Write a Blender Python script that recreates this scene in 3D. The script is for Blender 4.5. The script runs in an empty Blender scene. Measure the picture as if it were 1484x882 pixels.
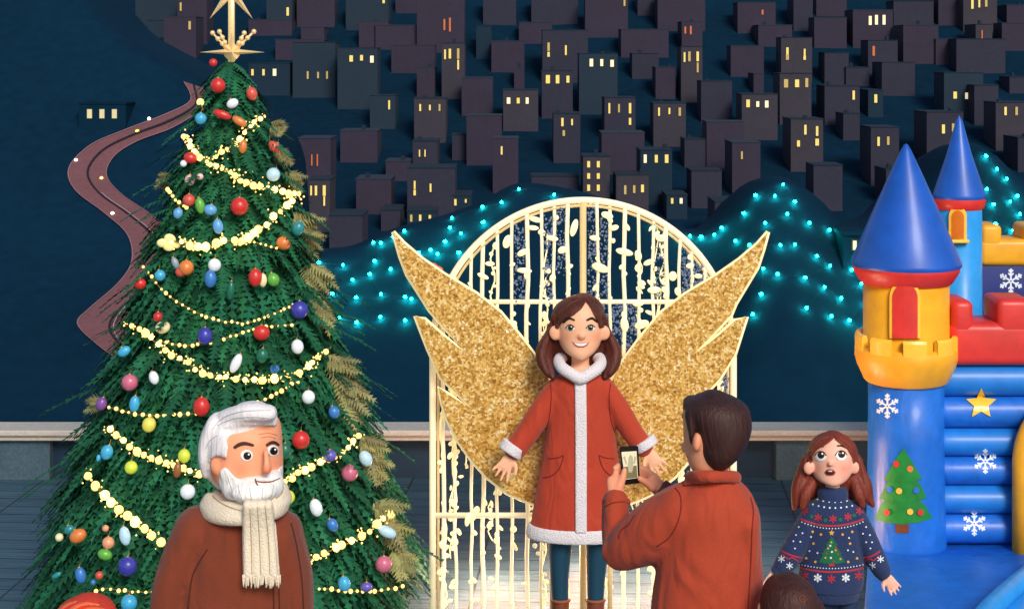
import bpy, bmesh, math, random
from mathutils import Vector, Matrix
from mathutils.bvhtree import BVHTree
from mathutils.geometry import delaunay_2d_cdt
random.seed(7)
R = math.radians
SC = bpy.context.scene
COL = SC.collection
F, H, CX, HY = 2280.0, 2.85, 742.0, 83.0      # focal length in photo pixels, eye height, principal column, horizon row
CAM = Vector((0, 0, H))

# ------------------------------------------------------------------ helpers
def W(x, y, Y):
    return Vector(((x - CX) * Y / F, Y, H - (y - HY) * Y / F))
def ray(x, y):
    return Vector(((x - CX) / F, 1.0, -(y - HY) / F)).normalized()
def lin(c):
    o = []
    for v in c:
        v = v / 255.0
        o.append(v / 12.92 if v <= 0.04045 else ((v + 0.055) / 1.055) ** 2.4)
    return (o[0], o[1], o[2], 1.0)

MATS = {}
def mat(name, rgb, rough=0.7, var=0.12, scale=60.0, bump=0.0, metal=0.0, emit=0.0, ergb=None, sheen=0.0, coat=0.0, var2=None, scale2=4.0, spec=0.4, sss=0.0, vcol=False, hair=False, fold=0.0):
    if name in MATS: return MATS[name]
    m = bpy.data.materials.new(name); m.use_nodes = True
    nt = m.node_tree; b = nt.nodes['Principled BSDF']
    base = lin(rgb)
    b.inputs['Roughness'].default_value = rough
    b.inputs['Metallic'].default_value = metal
    b.inputs['Specular IOR Level'].default_value = spec
    b.inputs['Sheen Weight'].default_value = sheen
    b.inputs['Coat Weight'].default_value = coat
    b.inputs['Coat Roughness'].default_value = 0.2
    tc = nt.nodes.new('ShaderNodeTexCoord')
    n = nt.nodes.new('ShaderNodeTexNoise'); n.inputs['Scale'].default_value = scale; n.inputs['Detail'].default_value = 4
    nt.links.new(tc.outputs['Object'], n.inputs['Vector'])
    if hair:
        mp = nt.nodes.new('ShaderNodeMapping'); mp.inputs['Scale'].default_value = (1, 1, 0.10); nt.links.new(tc.outputs['Object'], mp.inputs['Vector'])
        nt.links.new(mp.outputs[0], n.inputs['Vector'])
    n2 = nt.nodes.new('ShaderNodeTexNoise'); n2.inputs['Scale'].default_value = scale2; n2.inputs['Detail'].default_value = 3
    nt.links.new(tc.outputs['Object'], n2.inputs['Vector'])
    mx = nt.nodes.new('ShaderNodeMath'); mx.operation = 'MULTIPLY_ADD'
    mx.inputs[1].default_value = 0.6; mx2 = nt.nodes.new('ShaderNodeMath'); mx2.operation = 'MULTIPLY'; mx2.inputs[1].default_value = 0.4
    nt.links.new(n2.outputs['Fac'], mx2.inputs[0]); nt.links.new(n.outputs['Fac'], mx.inputs[0]); nt.links.new(mx2.outputs[0], mx.inputs[2])
    rp = nt.nodes.new('ShaderNodeValToRGB')
    rp.color_ramp.elements[0].position = 0.32; rp.color_ramp.elements[1].position = 0.68
    if var2 is None:
        rp.color_ramp.elements[0].color = tuple(v * (1 - var) for v in base[:3]) + (1,)
        rp.color_ramp.elements[1].color = tuple(min(1, v * (1 + var)) for v in base[:3]) + (1,)
    else:
        rp.color_ramp.elements[0].color = base; rp.color_ramp.elements[1].color = lin(var2)
    nt.links.new(mx.outputs[0], rp.inputs['Fac'])
    out = rp.outputs['Color']
    if vcol:
        at = nt.nodes.new('ShaderNodeAttribute'); at.attribute_name = 'tint'
        mm = nt.nodes.new('ShaderNodeMix'); mm.data_type = 'RGBA'; mm.blend_type = 'MULTIPLY'; mm.inputs['Factor'].default_value = 1
        nt.links.new(out, mm.inputs['A']); nt.links.new(at.outputs['Color'], mm.inputs['B']); out = mm.outputs['Result']
    nt.links.new(out, b.inputs['Base Color'])
    if bump > 0:
        bp = nt.nodes.new('ShaderNodeBump'); bp.inputs['Strength'].default_value = bump; bp.inputs['Distance'].default_value = 0.01
        nt.links.new(n.outputs['Fac'], bp.inputs['Height']); nt.links.new(bp.outputs['Normal'], b.inputs['Normal'])
    if fold > 0:
        fm = nt.nodes.new('ShaderNodeMapping'); fm.inputs['Scale'].default_value = (11, 11, 4.5); fm.inputs['Rotation'].default_value = (0, 0.35, 0); nt.links.new(tc.outputs['Object'], fm.inputs['Vector'])
        fn = nt.nodes.new('ShaderNodeTexNoise'); fn.inputs['Scale'].default_value = 1.0; fn.inputs['Detail'].default_value = 1.5; fn.inputs['Distortion'].default_value = 0.8; nt.links.new(fm.outputs[0], fn.inputs['Vector'])
        fb = nt.nodes.new('ShaderNodeBump'); fb.inputs['Strength'].default_value = fold; fb.inputs['Distance'].default_value = 0.05; nt.links.new(fn.outputs['Fac'], fb.inputs['Height'])
        if bump > 0: nt.links.new(fb.outputs['Normal'], bp.inputs['Normal'])
        else: nt.links.new(fb.outputs['Normal'], b.inputs['Normal'])
    if emit > 0:
        b.inputs['Emission Color'].default_value = lin(ergb or rgb); b.inputs['Emission Strength'].default_value = emit
    if sss > 0:
        b.inputs['Subsurface Weight'].default_value = sss; b.inputs['Subsurface Radius'].default_value = (0.02, 0.008, 0.004); b.inputs['Subsurface Scale'].default_value = 0.5
    MATS[name] = m
    return m

def base_of(o):
    v = Vector((0, 0, 0))
    while o is not None:
        v += o.location; o = o.parent
    return v
def tag(o, label=None, cat=None, group=None, kind=None):
    if label: o['label'] = label
    if cat: o['category'] = cat
    if group: o['group'] = group
    if kind: o['kind'] = kind
    return o
def thing(name, loc, label, cat, group=None):
    o = bpy.data.objects.new(name, None); COL.objects.link(o); o.location = loc
    o.empty_display_size = 0.1
    return tag(o, label, cat, group)

class G:                                       # a geometry buffer in world coordinates
    def __init__(s): s.v = []; s.f = []; s.m = []; s.t = []
    def add(s, vf, mi=0, tint=None):
        k = len(s.v); s.v += [Vector(p) for p in vf[0]]
        s.f += [tuple(i + k for i in f) for f in vf[1]]; s.m += [mi] * len(vf[1])
        s.t += [tint or (1, 1, 1, 1)] * len(vf[0])
        return s
    def bvh(s): return BVHTree.FromPolygons(s.v, s.f)

def build(name, g, mats, parent=None, smooth=True, loc=None, tint=False):
    if not isinstance(g, G): g = G().add(g)
    if not isinstance(mats, (list, tuple)): mats = [mats]
    if parent is not None: b = base_of(parent)
    elif loc is not None: b = Vector(loc)
    else:
        xs = [v.x for v in g.v]; ys = [v.y for v in g.v]; zs = [v.z for v in g.v]
        b = Vector(((min(xs) + max(xs)) / 2, (min(ys) + max(ys)) / 2, min(zs)))
    me = bpy.data.meshes.new(name)
    me.from_pydata([tuple(v - b) for v in g.v], [], g.f)
    for m in mats: me.materials.append(m)
    if len(mats) > 1: me.polygons.foreach_set('material_index', g.m)
    me.polygons.foreach_set('use_smooth', [smooth] * len(me.polygons))
    if tint:
        ca = me.color_attributes.new('tint', 'FLOAT_COLOR', 'POINT')
        for i, c in enumerate(g.t): ca.data[i].color = c
    me.update()
    o = bpy.data.objects.new(name, me); COL.objects.link(o)
    if parent is not None: o.parent = parent
    else: o.location = b
    return o

def fuse(parts, voxel=0.008, it=6, fac=0.5):
    g = G()
    for p in parts: g.add(p)
    me = bpy.data.meshes.new('t'); me.from_pydata([tuple(v) for v in g.v], [], g.f)
    bm = bmesh.new(); bm.from_mesh(me); bmesh.ops.recalc_face_normals(bm, faces=bm.faces); bm.to_mesh(me); bm.free()
    o = bpy.data.objects.new('t', me); COL.objects.link(o)
    r = o.modifiers.new('r', 'REMESH'); r.mode = 'VOXEL'; r.voxel_size = voxel
    if it:
        s = o.modifiers.new('s', 'SMOOTH'); s.factor = fac; s.iterations = it
    dg = bpy.context.evaluated_depsgraph_get(); ev = o.evaluated_get(dg); em = ev.to_mesh()
    vs = [v.co.copy() for v in em.vertices]; fs = [tuple(p.vertices) for p in em.polygons]
    ev.to_mesh_clear(); bpy.data.objects.remove(o); bpy.data.meshes.remove(me)
    return G().add((vs, fs))

def cr(vals, n):                               # Catmull-Rom through a list of tuples, n steps per span
    out = []
    L = len(vals)
    for i in range(L - 1):
        p0 = vals[max(i - 1, 0)]; p1 = vals[i]; p2 = vals[i + 1]; p3 = vals[min(i + 2, L - 1)]
        for k in range(n):
            t = k / n
            out.append(tuple(0.5 * (2 * b + (c - a) * t + (2 * a - 5 * b + 4 * c - d) * t * t + (3 * b - a - 3 * c + d) * t ** 3) for a, b, c, d in zip(p0, p1, p2, p3)))
    out.append(tuple(vals[-1]))
    return out

def loft(ctrl, n=4, seg=18, round_ends=True, flat=False):
    """ctrl: (x, y, z, a, b): centre, half size across the picture plane, half size in depth"""
    pts = cr(ctrl, n) if n > 1 else [tuple(c) for c in ctrl]
    P = [Vector(p[:3]) for p in pts]; A = [max(p[3], 1e-4) for p in pts]; B = [max(p[4], 1e-4) for p in pts]
    def frame(t):
        s = t.cross(Vector((0, 1, 0)))
        if s.length < 0.15: s = Vector((1, 0, 0)) if abs(t.x) < 0.9 else Vector((0, 0, 1))
        s = s.normalized(); d = s.cross(t).normalized(); s = t.cross(d).normalized()
        return s, d
    rings = []
    N = len(P)
    T = [(P[min(i + 1, N - 1)] - P[max(i - 1, 0)]).normalized() for i in range(N)]
    if flat: T = [Vector((0, 0, 1 if P[-1].z > P[0].z else -1))] * N
    seq = [(P[i], T[i], A[i], B[i]) for i in range(N)]
    if round_ends:
        pre = []; post = []
        for k in (4, 3, 2, 1):
            an = k / 4 * math.pi / 2 * 0.97
            r0 = min(A[0], B[0]) * round_ends; r1 = min(A[-1], B[-1]) * round_ends
            pre.append((P[0] - T[0] * r0 * math.sin(an), T[0], A[0] * math.cos(an), B[0] * math.cos(an)))
            post.insert(0, (P[-1] + T[-1] * r1 * math.sin(an), T[-1], A[-1] * math.cos(an), B[-1] * math.cos(an)))
        seq = pre + seq + post
    V = []; Fc = []
    for (p, t, a, b) in seq:
        s, d = frame(t)
        for k in range(seg):
            an = 2 * math.pi * k / seg
            V.append(p + s * a * math.cos(an) + d * b * math.sin(an))
    M = len(seq)
    for i in range(M - 1):
        for k in range(seg):
            k2 = (k + 1) % seg
            Fc.append((i * seg + k, i * seg + k2, (i + 1) * seg + k2, (i + 1) * seg + k))
    Fc.append(tuple(range(seg))[::-1]); Fc.append(tuple((M - 1) * seg + k for k in range(seg)))
    return V, Fc

def tube(pts, r, seg=8, n=1, round_ends=False):
    """tube with a rotation-minimising frame: for paths in any direction"""
    if n > 1: pts = [Vector(p) for p in cr([tuple(p) for p in pts], n)]
    pts = [Vector(p) for p in pts]; N = len(pts)
    rr = r if isinstance(r, (list, tuple)) else [r] * N
    if len(rr) != N: rr = [rr[0] + (rr[-1] - rr[0]) * i / (N - 1) for i in range(N)]
    V = []; Fc = []; s = None
    for i in range(N):
        t = (pts[min(i + 1, N - 1)] - pts[max(i - 1, 0)]).normalized()
        if s is None:
            s = t.cross(Vector((0.13, 0.9, 0.3)))
            if s.length < 0.2: s = t.cross(Vector((1, 0, 0)))
        s = (s - t * s.dot(t)).normalized(); d = t.cross(s)
        for k in range(seg):
            an = 2 * math.pi * k / seg
            V.append(pts[i] + (s * math.cos(an) + d * math.sin(an)) * rr[i])
    for i in range(N - 1):
        for k in range(seg):
            k2 = (k + 1) % seg
            Fc.append((i * seg + k, i * seg + k2, (i + 1) * seg + k2, (i + 1) * seg + k))
    Fc.append(tuple(range(seg))[::-1]); Fc.append(tuple((N - 1) * seg + k for k in range(seg)))
    return V, Fc

def ell(c, rx, ry, rz, su=16, sv=10, rot=None):
    V = [Vector((0, 0, rz))]; Fc = []
    for i in range(1, sv):
        a = math.pi * i / sv
        for k in range(su):
            b = 2 * math.pi * k / su
            V.append(Vector((rx * math.sin(a) * math.cos(b), ry * math.sin(a) * math.sin(b), rz * math.cos(a))))
    V.append(Vector((0, 0, -rz)))
    for k in range(su): Fc.append((0, 1 + k, 1 + (k + 1) % su))
    for i in range(sv - 2):
        for k in range(su):
            a0 = 1 + i * su; k2 = (k + 1) % su
            Fc.append((a0 + k, a0 + su + k, a0 + su + k2, a0 + k2))
    e = len(V) - 1; a0 = 1 + (sv - 2) * su
    for k in range(su): Fc.append((a0 + k, e, a0 + (k + 1) % su))
    if rot: V = [rot @ v for v in V]
    c = Vector(c)
    return [v + c for v in V], Fc

def lathe(cx, cy, prof, seg=48, a0=0.0, a1=2 * math.pi):
    V = []; Fc = []; full = abs(a1 - a0 - 2 * math.pi) < 1e-6
    ns = seg if full else seg + 1
    for (r, z) in prof:
        for k in range(ns):
            a = a0 + (a1 - a0) * k / seg
            V.append(Vector((cx + r * math.cos(a), cy + r * math.sin(a), z)))
    for i in range(len(prof) - 1):
        for k in range(seg):
            k2 = (k + 1) % ns
            Fc.append((i * ns + k, i * ns + k2, (i + 1) * ns + k2, (i + 1) * ns + k))
    return V, Fc

def box(x0, x1, y0, y1, z0, z1, bevel=0.0, bseg=3):
    bm = bmesh.new()
    vs = [bm.verts.new((x, y, z)) for x in (x0, x1) for y in (y0, y1) for z in (z0, z1)]
    for f in ((0, 1, 3, 2), (4, 6, 7, 5), (0, 4, 5, 1), (2, 3, 7, 6), (0, 2, 6, 4), (1, 5, 7, 3)): bm.faces.new([vs[i] for i in f])
    bmesh.ops.recalc_face_normals(bm, faces=bm.faces)
    if bevel: bmesh.ops.bevel(bm, geom=bm.edges[:], offset=bevel, segments=bseg, profile=0.5, affect='EDGES')
    bm.verts.index_update()
    r = ([v.co.copy() for v in bm.verts], [tuple(v.index for v in f.verts) for f in bm.faces]); bm.free()
    return r

def tri2d(poly, step):
    """triangulate an outline with inner grid points -> 2D verts, faces, border loop count"""
    pts = []
    L = len(poly)
    for i in range(L):
        a = Vector(poly[i]); b = Vector(poly[(i + 1) % L]); n = max(1, int((b - a).length / step))
        for k in range(n): pts.append(a.lerp(b, k / n))
    nb = len(pts)
    xs = [p.x for p in pts]; ys = [p.y for p in pts]
    def inside(x, y):
        c = False
        for i in range(nb):
            a = pts[i]; b = pts[i - 1]
            if (a.y > y) != (b.y > y) and x < (b.x - a.x) * (y - a.y) / (b.y - a.y) + a.x: c = not c
        return c
    allp = list(pts)
    y = min(ys) + step * 0.5; row = 0
    while y < max(ys):
        x = min(xs) + step * (0.5 if row % 2 else 0.25)
        while x < max(xs):
            if inside(x, y) and min((p.x - x) ** 2 + (p.y - y) ** 2 for p in pts) > (0.45 * step) ** 2: allp.append(Vector((x, y)))
            x += step
        y += step * 0.87; row += 1
    r = delaunay_2d_cdt(allp, [(i, (i + 1) % nb) for i in range(nb)], [], 1, 1e-5)
    return [Vector(v) for v in r[0]], [tuple(f) for f in r[2]]

def solid(V2, F2, top, bot):
    """close a triangulated sheet into a slab: top(i), bot(i) give 3D points"""
    n = len(V2); V = [top(i) for i in range(n)] + [bot(i) for i in range(n)]
    Fc = [tuple(f) for f in F2] + [tuple(i + n for i in reversed(f)) for f in F2]
    cnt = {}
    for f in F2:
        for i in range(len(f)):
            e = (f[i], f[(i + 1) % len(f)]); cnt[e] = cnt.get(e, 0) + 1
    for (a, b) in list(cnt):
        if (b, a) not in cnt: Fc.append((b, a, a + n, b + n))
    return V, Fc

def cast(bvh, x, y, c=None):
    for k in range(40):
        px, py = x, y
        if c is not None: px = x + (c[0] - x) * k / 40; py = y + (c[1] - y) * k / 40
        d = ray(px, py); h = bvh.ray_cast(CAM, d)
        if h[0] is not None: return h[0], d
        if c is None: return None, d
    return None, d

def patch(poly, bvh, thick=0.004, step=4.0, sink=0.004):
    """an outline (photo pixels) laid on a surface as a thin solid"""
    V2, F2 = tri2d(poly, step)
    c = (sum(p[0] for p in poly) / len(poly), sum(p[1] for p in poly) / len(poly))
    hs = [cast(bvh, v.x, v.y, c) for v in V2]
    hs = [(h if h is not None else CAM + d * 5, d) for h, d in hs]
    # a stray vertex that slipped past the edge comes back to the depth of its neighbours
    dep = sorted(h.y for h, d in hs); med = dep[len(dep) // 2]
    hs = [((CAM + (h - CAM) * ((med + 0.0) / h.y)) if abs(h.y - med) > 0.16 * max(1, med / 10) else h, d) for h, d in hs]
    return solid(V2, F2, lambda i: hs[i][0] - hs[i][1] * thick, lambda i: hs[i][0] + hs[i][1] * sink)

def stroke(pl, w, bvh, thick=0.003, step=3.0, sink=0.004, n=4):
    """a drawn line of a given width (pixels) laid on a surface"""
    p = cr([tuple(q) for q in pl], n) if len(pl) > 2 else [tuple(pl[0]), tuple(pl[1])]
    q = []
    for i in range(len(p) - 1):
        a = Vector(p[i]); b = Vector(p[i + 1]); m = max(1, int((b - a).length / step))
        for k in range(m): q.append(a.lerp(b, k / m))
    q.append(Vector(p[-1]))
    V2 = []; F2 = []
    ww = w if callable(w) else (lambda t: w)
    for i, v in enumerate(q):
        t = (q[min(i + 1, len(q) - 1)] - q[max(i - 1, 0)]).normalized(); nn = Vector((-t.y, t.x)) * ww(i / max(1, len(q) - 1)) / 2
        V2 += [v + nn, v - nn]
    for i in range(len(q) - 1): F2.append((2 * i, 2 * i + 1, 2 * i + 3, 2 * i + 2))
    c = (sum(v.x for v in V2) / len(V2), sum(v.y for v in V2) / len(V2))
    hs = [cast(bvh, v.x, v.y, c) for v in V2]
    hs = [(h if h is not None else CAM + d * 5, d) for h, d in hs]
    return solid(V2, F2, lambda i: hs[i][0] - hs[i][1] * thick, lambda i: hs[i][0] + hs[i][1] * sink)

def disc(x, y, r, n=14, ry=None, rot=0.0):
    ry = ry or r
    return [(x + r * math.cos(2 * math.pi * k / n) * math.cos(rot) - ry * math.sin(2 * math.pi * k / n) * math.sin(rot),
             y + r * math.cos(2 * math.pi * k / n) * math.sin(rot) + ry * math.sin(2 * math.pi * k / n) * math.cos(rot)) for k in range(n)]
def star5(x, y, r, q=0.45, n=5, a0=-math.pi / 2):
    return [(x + (r if k % 2 == 0 else r * q) * math.cos(a0 + math.pi * k / n), y + (r if k % 2 == 0 else r * q) * math.sin(a0 + math.pi * k / n)) for k in range(2 * n)]
def flake(x, y, r, w, bvh, th=0.003, full=True):
    out = []
    for k in range(6):
        a = math.pi / 2 + k * math.pi / 3; ca, sa = math.cos(a), math.sin(a)
        out.append(stroke([(x + ca * 0.06 * r, y + sa * 0.06 * r), (x + ca * r, y + sa * r)], w, bvh, th + 0.0004 * k))
        if full:
            for q, L in ((0.42, 0.30), (0.70, 0.26)):
                bx, by = x + ca * q * r, y + sa * q * r
                for sg in (-1, 1):
                    b = a + sg * math.pi / 4
                    out.append(stroke([(bx, by), (bx + math.cos(b) * L * r, by + math.sin(b) * L * r)], w * 0.85, bvh, th + 0.0003 * k + 0.0002))
    return out

# ------------------------------------------------------------------ camera, light, world
cam = bpy.data.cameras.new('camera'); co = bpy.data.objects.new('camera', cam); COL.objects.link(co)
co.location = CAM; co.rotation_euler = (R(90), 0, 0)
cam.sensor_width = 36; cam.lens = F / 1484 * 36; cam.shift_y = -(441 - HY) / 1484; cam.clip_end = 6000
SC.camera = co
SUN_EL, SUN_AZ = 34.0, 18.0                     # behind the camera, to its right
sd = bpy.data.lights.new('sun', 'SUN'); sd.energy = 2.9; sd.angle = R(20); sd.color = (1.0, 0.93, 0.84)
so = bpy.data.objects.new('sun', sd); COL.objects.link(so)
dv = Vector((-math.sin(R(SUN_AZ)) * math.cos(R(SUN_EL)), math.cos(R(SUN_AZ)) * math.cos(R(SUN_EL)), -math.sin(R(SUN_EL))))
so.rotation_euler = dv.to_track_quat('-Z', 'Y').to_euler(); so.location = (4, -6, 8)
wd = bpy.data.worlds.new('World'); SC.world = wd; wd.use_nodes = True
sky = wd.node_tree.nodes.new('ShaderNodeTexSky'); sky.sky_type = 'NISHITA'; sky.sun_disc = False
sky.sun_elevation = R(SUN_EL); sky.sun_rotation = math.atan2(-dv.x, -dv.y)
wd.node_tree.links.new(sky.outputs['Color'], wd.node_tree.nodes['Background'].inputs['Color'])
wd.node_tree.nodes['Background'].inputs['Strength'].default_value = 0.11
SC.view_settings.view_transform = 'Standard'; SC.view_settings.look = 'None'; SC.view_settings.exposure = 0.0; SC.view_settings.gamma = 1
SC.cycles.use_denoising = True
SC.cycles.max_bounces = 6; SC.cycles.diffuse_bounces = 3; SC.cycles.glossy_bounces = 3
SC.cycles.sample_clamp_indirect = 3.0

CREAM_E = mat('lit cream tube', (245, 232, 196), rough=0.5, var=0.1, scale=80, emit=0.35, ergb=(255, 232, 180))
GLOW = mat('warm bulb', (236, 206, 130), rough=0.4, emit=1.7, ergb=(255, 204, 110))
GLOWBIG = mat('bright warm bulb', (250, 226, 150), rough=0.4, emit=2.8, ergb=(255, 210, 120))
# ------------------------------------------------------------------ the setting
def plaza_mat():
    m = bpy.data.materials.new('slate planks'); m.use_nodes = True; nt = m.node_tree; b = nt.nodes['Principled BSDF']
    tc = nt.nodes.new('ShaderNodeTexCoord'); mp = nt.nodes.new('ShaderNodeMapping'); mp.inputs['Rotation'].default_value = (0, 0, R(4))
    nt.links.new(tc.outputs['Object'], mp.inputs['Vector'])
    br = nt.nodes.new('ShaderNodeTexBrick'); br.offset = 0.0; br.squash = 1
    br.inputs['Scale'].default_value = 1; br.inputs['Brick Width'].default_value = 0.62; br.inputs['Row Height'].default_value = 0.17
    br.inputs['Mortar Size'].default_value = 0.006; br.inputs['Mortar Smooth'].default_value = 0.2
    br.inputs['Color1'].default_value = lin((66, 98, 114)); br.inputs['Color2'].default_value = lin((56, 88, 106)); br.inputs['Mortar'].default_value = lin((28, 40, 50))
    nt.links.new(mp.outputs[0], br.inputs['Vector'])
    st = nt.nodes.new('ShaderNodeMapping'); st.inputs['Scale'].default_value = (3, 90, 1); nt.links.new(tc.outputs['Object'], st.inputs['Vector'])
    n = nt.nodes.new('ShaderNodeTexNoise'); n.inputs['Scale'].default_value = 1.0; n.inputs['Detail'].default_value = 5; nt.links.new(st.outputs[0], n.inputs['Vector'])
    rp = nt.nodes.new('ShaderNodeValToRGB'); rp.color_ramp.elements[0].position = 0.3; rp.color_ramp.elements[0].color = (0.55, 0.55, 0.55, 1); rp.color_ramp.elements[1].position = 0.7; rp.color_ramp.elements[1].color = (1.25, 1.25, 1.25, 1)
    nt.links.new(n.outputs['Fac'], rp.inputs['Fac'])
    mx = nt.nodes.new('ShaderNodeMix'); mx.data_type = 'RGBA'; mx.blend_type = 'MULTIPLY'; mx.inputs['Factor'].default_value = 1
    nt.links.new(br.outputs['Color'], mx.inputs['A']); nt.links.new(rp.outputs['Color'], mx.inputs['B']); nt.links.new(mx.outputs['Result'], b.inputs['Base Color'])
    b.inputs['Roughness'].default_value = 0.65
    bp = nt.nodes.new('ShaderNodeBump'); bp.inputs['Strength'].default_value = 0.4; bp.inputs['Distance'].default_value = 0.01
    nt.links.new(rp.outputs['Color'], bp.inputs['Height']); nt.links.new(bp.outputs['Normal'], b.inputs['Normal'])
    return m
NAVY = mat('dark night grass', (9, 40, 60), rough=0.95, var=0.18, scale=0.8, scale2=0.05, spec=0.05)
NAVY2 = mat('dark hill scrub', (9, 39, 58), rough=0.95, var=0.22, scale=0.4, scale2=0.06, spec=0.05)

tag(build('plaza', box(-14, 14, -6, 10.9, -0.3, 0.0), plaza_mat(), smooth=False), kind='structure')
gd = [Vector((-3000, -60, -40)), Vector((3000, -60, -40)), Vector((3000, 3500, -40)), Vector((-3000, 3500, -40))]
tag(build('ground', (gd, [(0, 1, 2, 3)]), NAVY), kind='structure')
tag(build('retaining_bank', box(-14.5, 14.5, -6.5, 10.88, -41, -0.31), NAVY, smooth=False), kind='structure')

def sheet(cols, rows, fn):
    V = [fn(i / cols, j / rows) for j in range(rows + 1) for i in range(cols + 1)]; Fc = []
    for j in range(rows):
        for i in range(cols):
            a = j * (cols + 1) + i; Fc.append((a, a + 1, a + cols + 2, a + cols + 1))
    return V, Fc
def nz(x, y, s=1.0):
    from mathutils import noise
    return noise.noise(Vector((x * s, y * s, 3.3)))
# town hillside: rises from the valley floor to beyond the top of the frame
def town_Y(y): return 300 + (400 - y) * 0.62
def f_town(u, v):
    x = -700 + 2900 * u; y = 560 - 760 * v
    Y = town_Y(y)
    p = W(x, y, Y); p.y += nz(p.x, p.z, 0.03) * 2
    return p
town = G().add(sheet(60, 40, f_town)); town_bvh = town.bvh()
tag(build('town_hillside', town, NAVY2), kind='structure')
# near dark hill on the left, with the road
edge = cr([(0, -140), (110, -60), (176, 0), (225, 52), (285, 85), (345, 118), (392, 152), (425, 192), (432, 240), (436, 300), (440, 400), (450, 520), (470, 640)], 6)
def edge_x(y):
    for a, b in zip(edge, edge[1:]):
        if a[1] <= y <= b[1]: return a[0] + (b[0] - a[0]) * (y - a[1]) / max(1e-6, b[1] - a[1])
    return edge[-1][0] if y > 600 else edge[0][0]
def hill_Y(x, y):
    ex = edge_x(y); d = max(0.0, (x - (ex - 70)) / 70)
    return 118 + (600 - y) * 0.11 + 30 * min(d, 1.0) ** 2
def f_hill(u, v):
    y = 760 - 895 * v; ex = edge_x(y)
    if u <= 0.85:
        x = -500 + (ex + 500) * (u / 0.85); Y = hill_Y(x, y)
        return W(x, y, Y)
    k = (u - 0.85) / 0.15
    Y = hill_Y(ex, y); p = W(ex, y, Y); p.y += 60 * k; p.x += -14 * k * k; p.z -= 12 * k
    return p
hill = G().add(sheet(80, 60, f_hill)); hill_bvh = hill.bvh()
tag(build('hill', hill, NAVY), kind='structure')
# low bank in front of the town, crest as in the picture
crest = [(380, 372), (440, 368), (500, 362), (560, 338), (600, 326), (640, 316), (700, 294), (755, 268), (850, 282), (900, 302), (960, 325), (1020, 338), (1060, 312), (1095, 274), (1138, 258), (1190, 284), (1240, 330), (1320, 300), (1400, 214), (1440, 215), (1490, 260), (1600, 300), (1900, 320)]
cc = cr(crest, 6)
def crest_y(x):
    for a, b in zip(cc, cc[1:]):
        if a[0] <= x <= b[0]: return a[1] + (b[1] - a[1]) * (x - a[0]) / (b[0] - a[0])
    return cc[-1][1]
def f_bank(u, v):
    x = 380 + 1520 * u; cy = crest_y(x)
    if v < 0.75:
        y = 800 + (cy - 800) * v / 0.75; return W(x, y, 44 + 16 * (v / 0.75))
    k = (v - 0.75) / 0.25; p = W(x, cy, 60); p.y += 40 * k; p.z -= 26 * k * k
    return p
bank = G().add(sheet(110, 50, f_bank)); bank_bvh = bank.bvh()
tag(build('grass_bank', bank, NAVY), kind='structure')

# winding road on the near hill
rl = cr([(266, 118), (276, 145), (240, 165), (180, 188), (130, 210), (99, 243), (108, 275), (150, 308), (184, 340), (190, 378), (170, 410), (130, 445), (111, 468), (138, 497), (180, 528)], 5)
rr_ = cr([(296, 128), (290, 158), (250, 185), (200, 204), (166, 226), (155, 254), (178, 282), (222, 312), (258, 345), (264, 390), (240, 425), (214, 452), (206, 480), (214, 505), (240, 540)], 5)
ROADM = mat('red brown road', (112, 72, 76), rough=0.9, var=0.16, scale=3, scale2=0.3)
def ribbon(a, b, lift):
    V = []; Fc = []
    for (p, q) in zip(a, b):
        for t in (0, 0.25, 0.5, 0.75, 1):
            x = p[0] + (q[0] - p[0]) * t; y = p[1] + (q[1] - p[1]) * t
            h, d = cast(hill_bvh, x, y, (150, 300)); V.append(h - d * lift)
    for i in range(len(a) - 1):
        for t in range(4):
            k = i * 5 + t; Fc.append((k, k + 1, k + 6, k + 5))
    return V, Fc
def off(a, b, t, w):
    A = []; B = []
    for p, q in zip(a, b):
        L = math.hypot(q[0] - p[0], q[1] - p[1]); A.append((p[0] + (q[0] - p[0]) * (t - w / L), p[1] + (q[1] - p[1]) * (t - w / L))); B.append((p[0] + (q[0] - p[0]) * (t + w / L), p[1] + (q[1] - p[1]) * (t + w / L)))
    return A, B
tag(build('road', ribbon(rl, rr_, 0.25), ROADM), kind='structure')
A, B = off(rl, rr_, 0.5, 1.6); tag(build('road_median', ribbon(A, B, 0.45), mat('dark median strip', (22, 22, 34), rough=0.9)), kind='structure')
A, B = off(rl, rr_, 0.56, 0.6); tag(build('road_marking', ribbon(A[30:], B[30:], 0.6), mat('pale road line', (170, 160, 165), rough=0.8)), kind='structure')
A, B = off(rl, rr_, 0.015, 0.7); tag(build('road_kerb', ribbon(A, B, 0.4), mat('road kerb', (140, 105, 112), rough=0.9)), kind='structure')
A, B = off(rl, rr_, 0.985, 0.5); tag(build('road_kerb', ribbon(A, B, 0.4), MATS['road kerb']), kind='structure')
LAMPW = mat('lamp globe white', (255, 246, 220), emit=5, ergb=(255, 240, 205)); LAMPY = mat('lamp globe yellow', (240, 230, 90), emit=3, ergb=(235, 225, 70)); LAMPO = mat('lamp globe amber', (255, 190, 110), emit=4, ergb=(255, 180, 95))
POLE = mat('dark lamp post', (40, 40, 50), rough=0.5)
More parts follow.
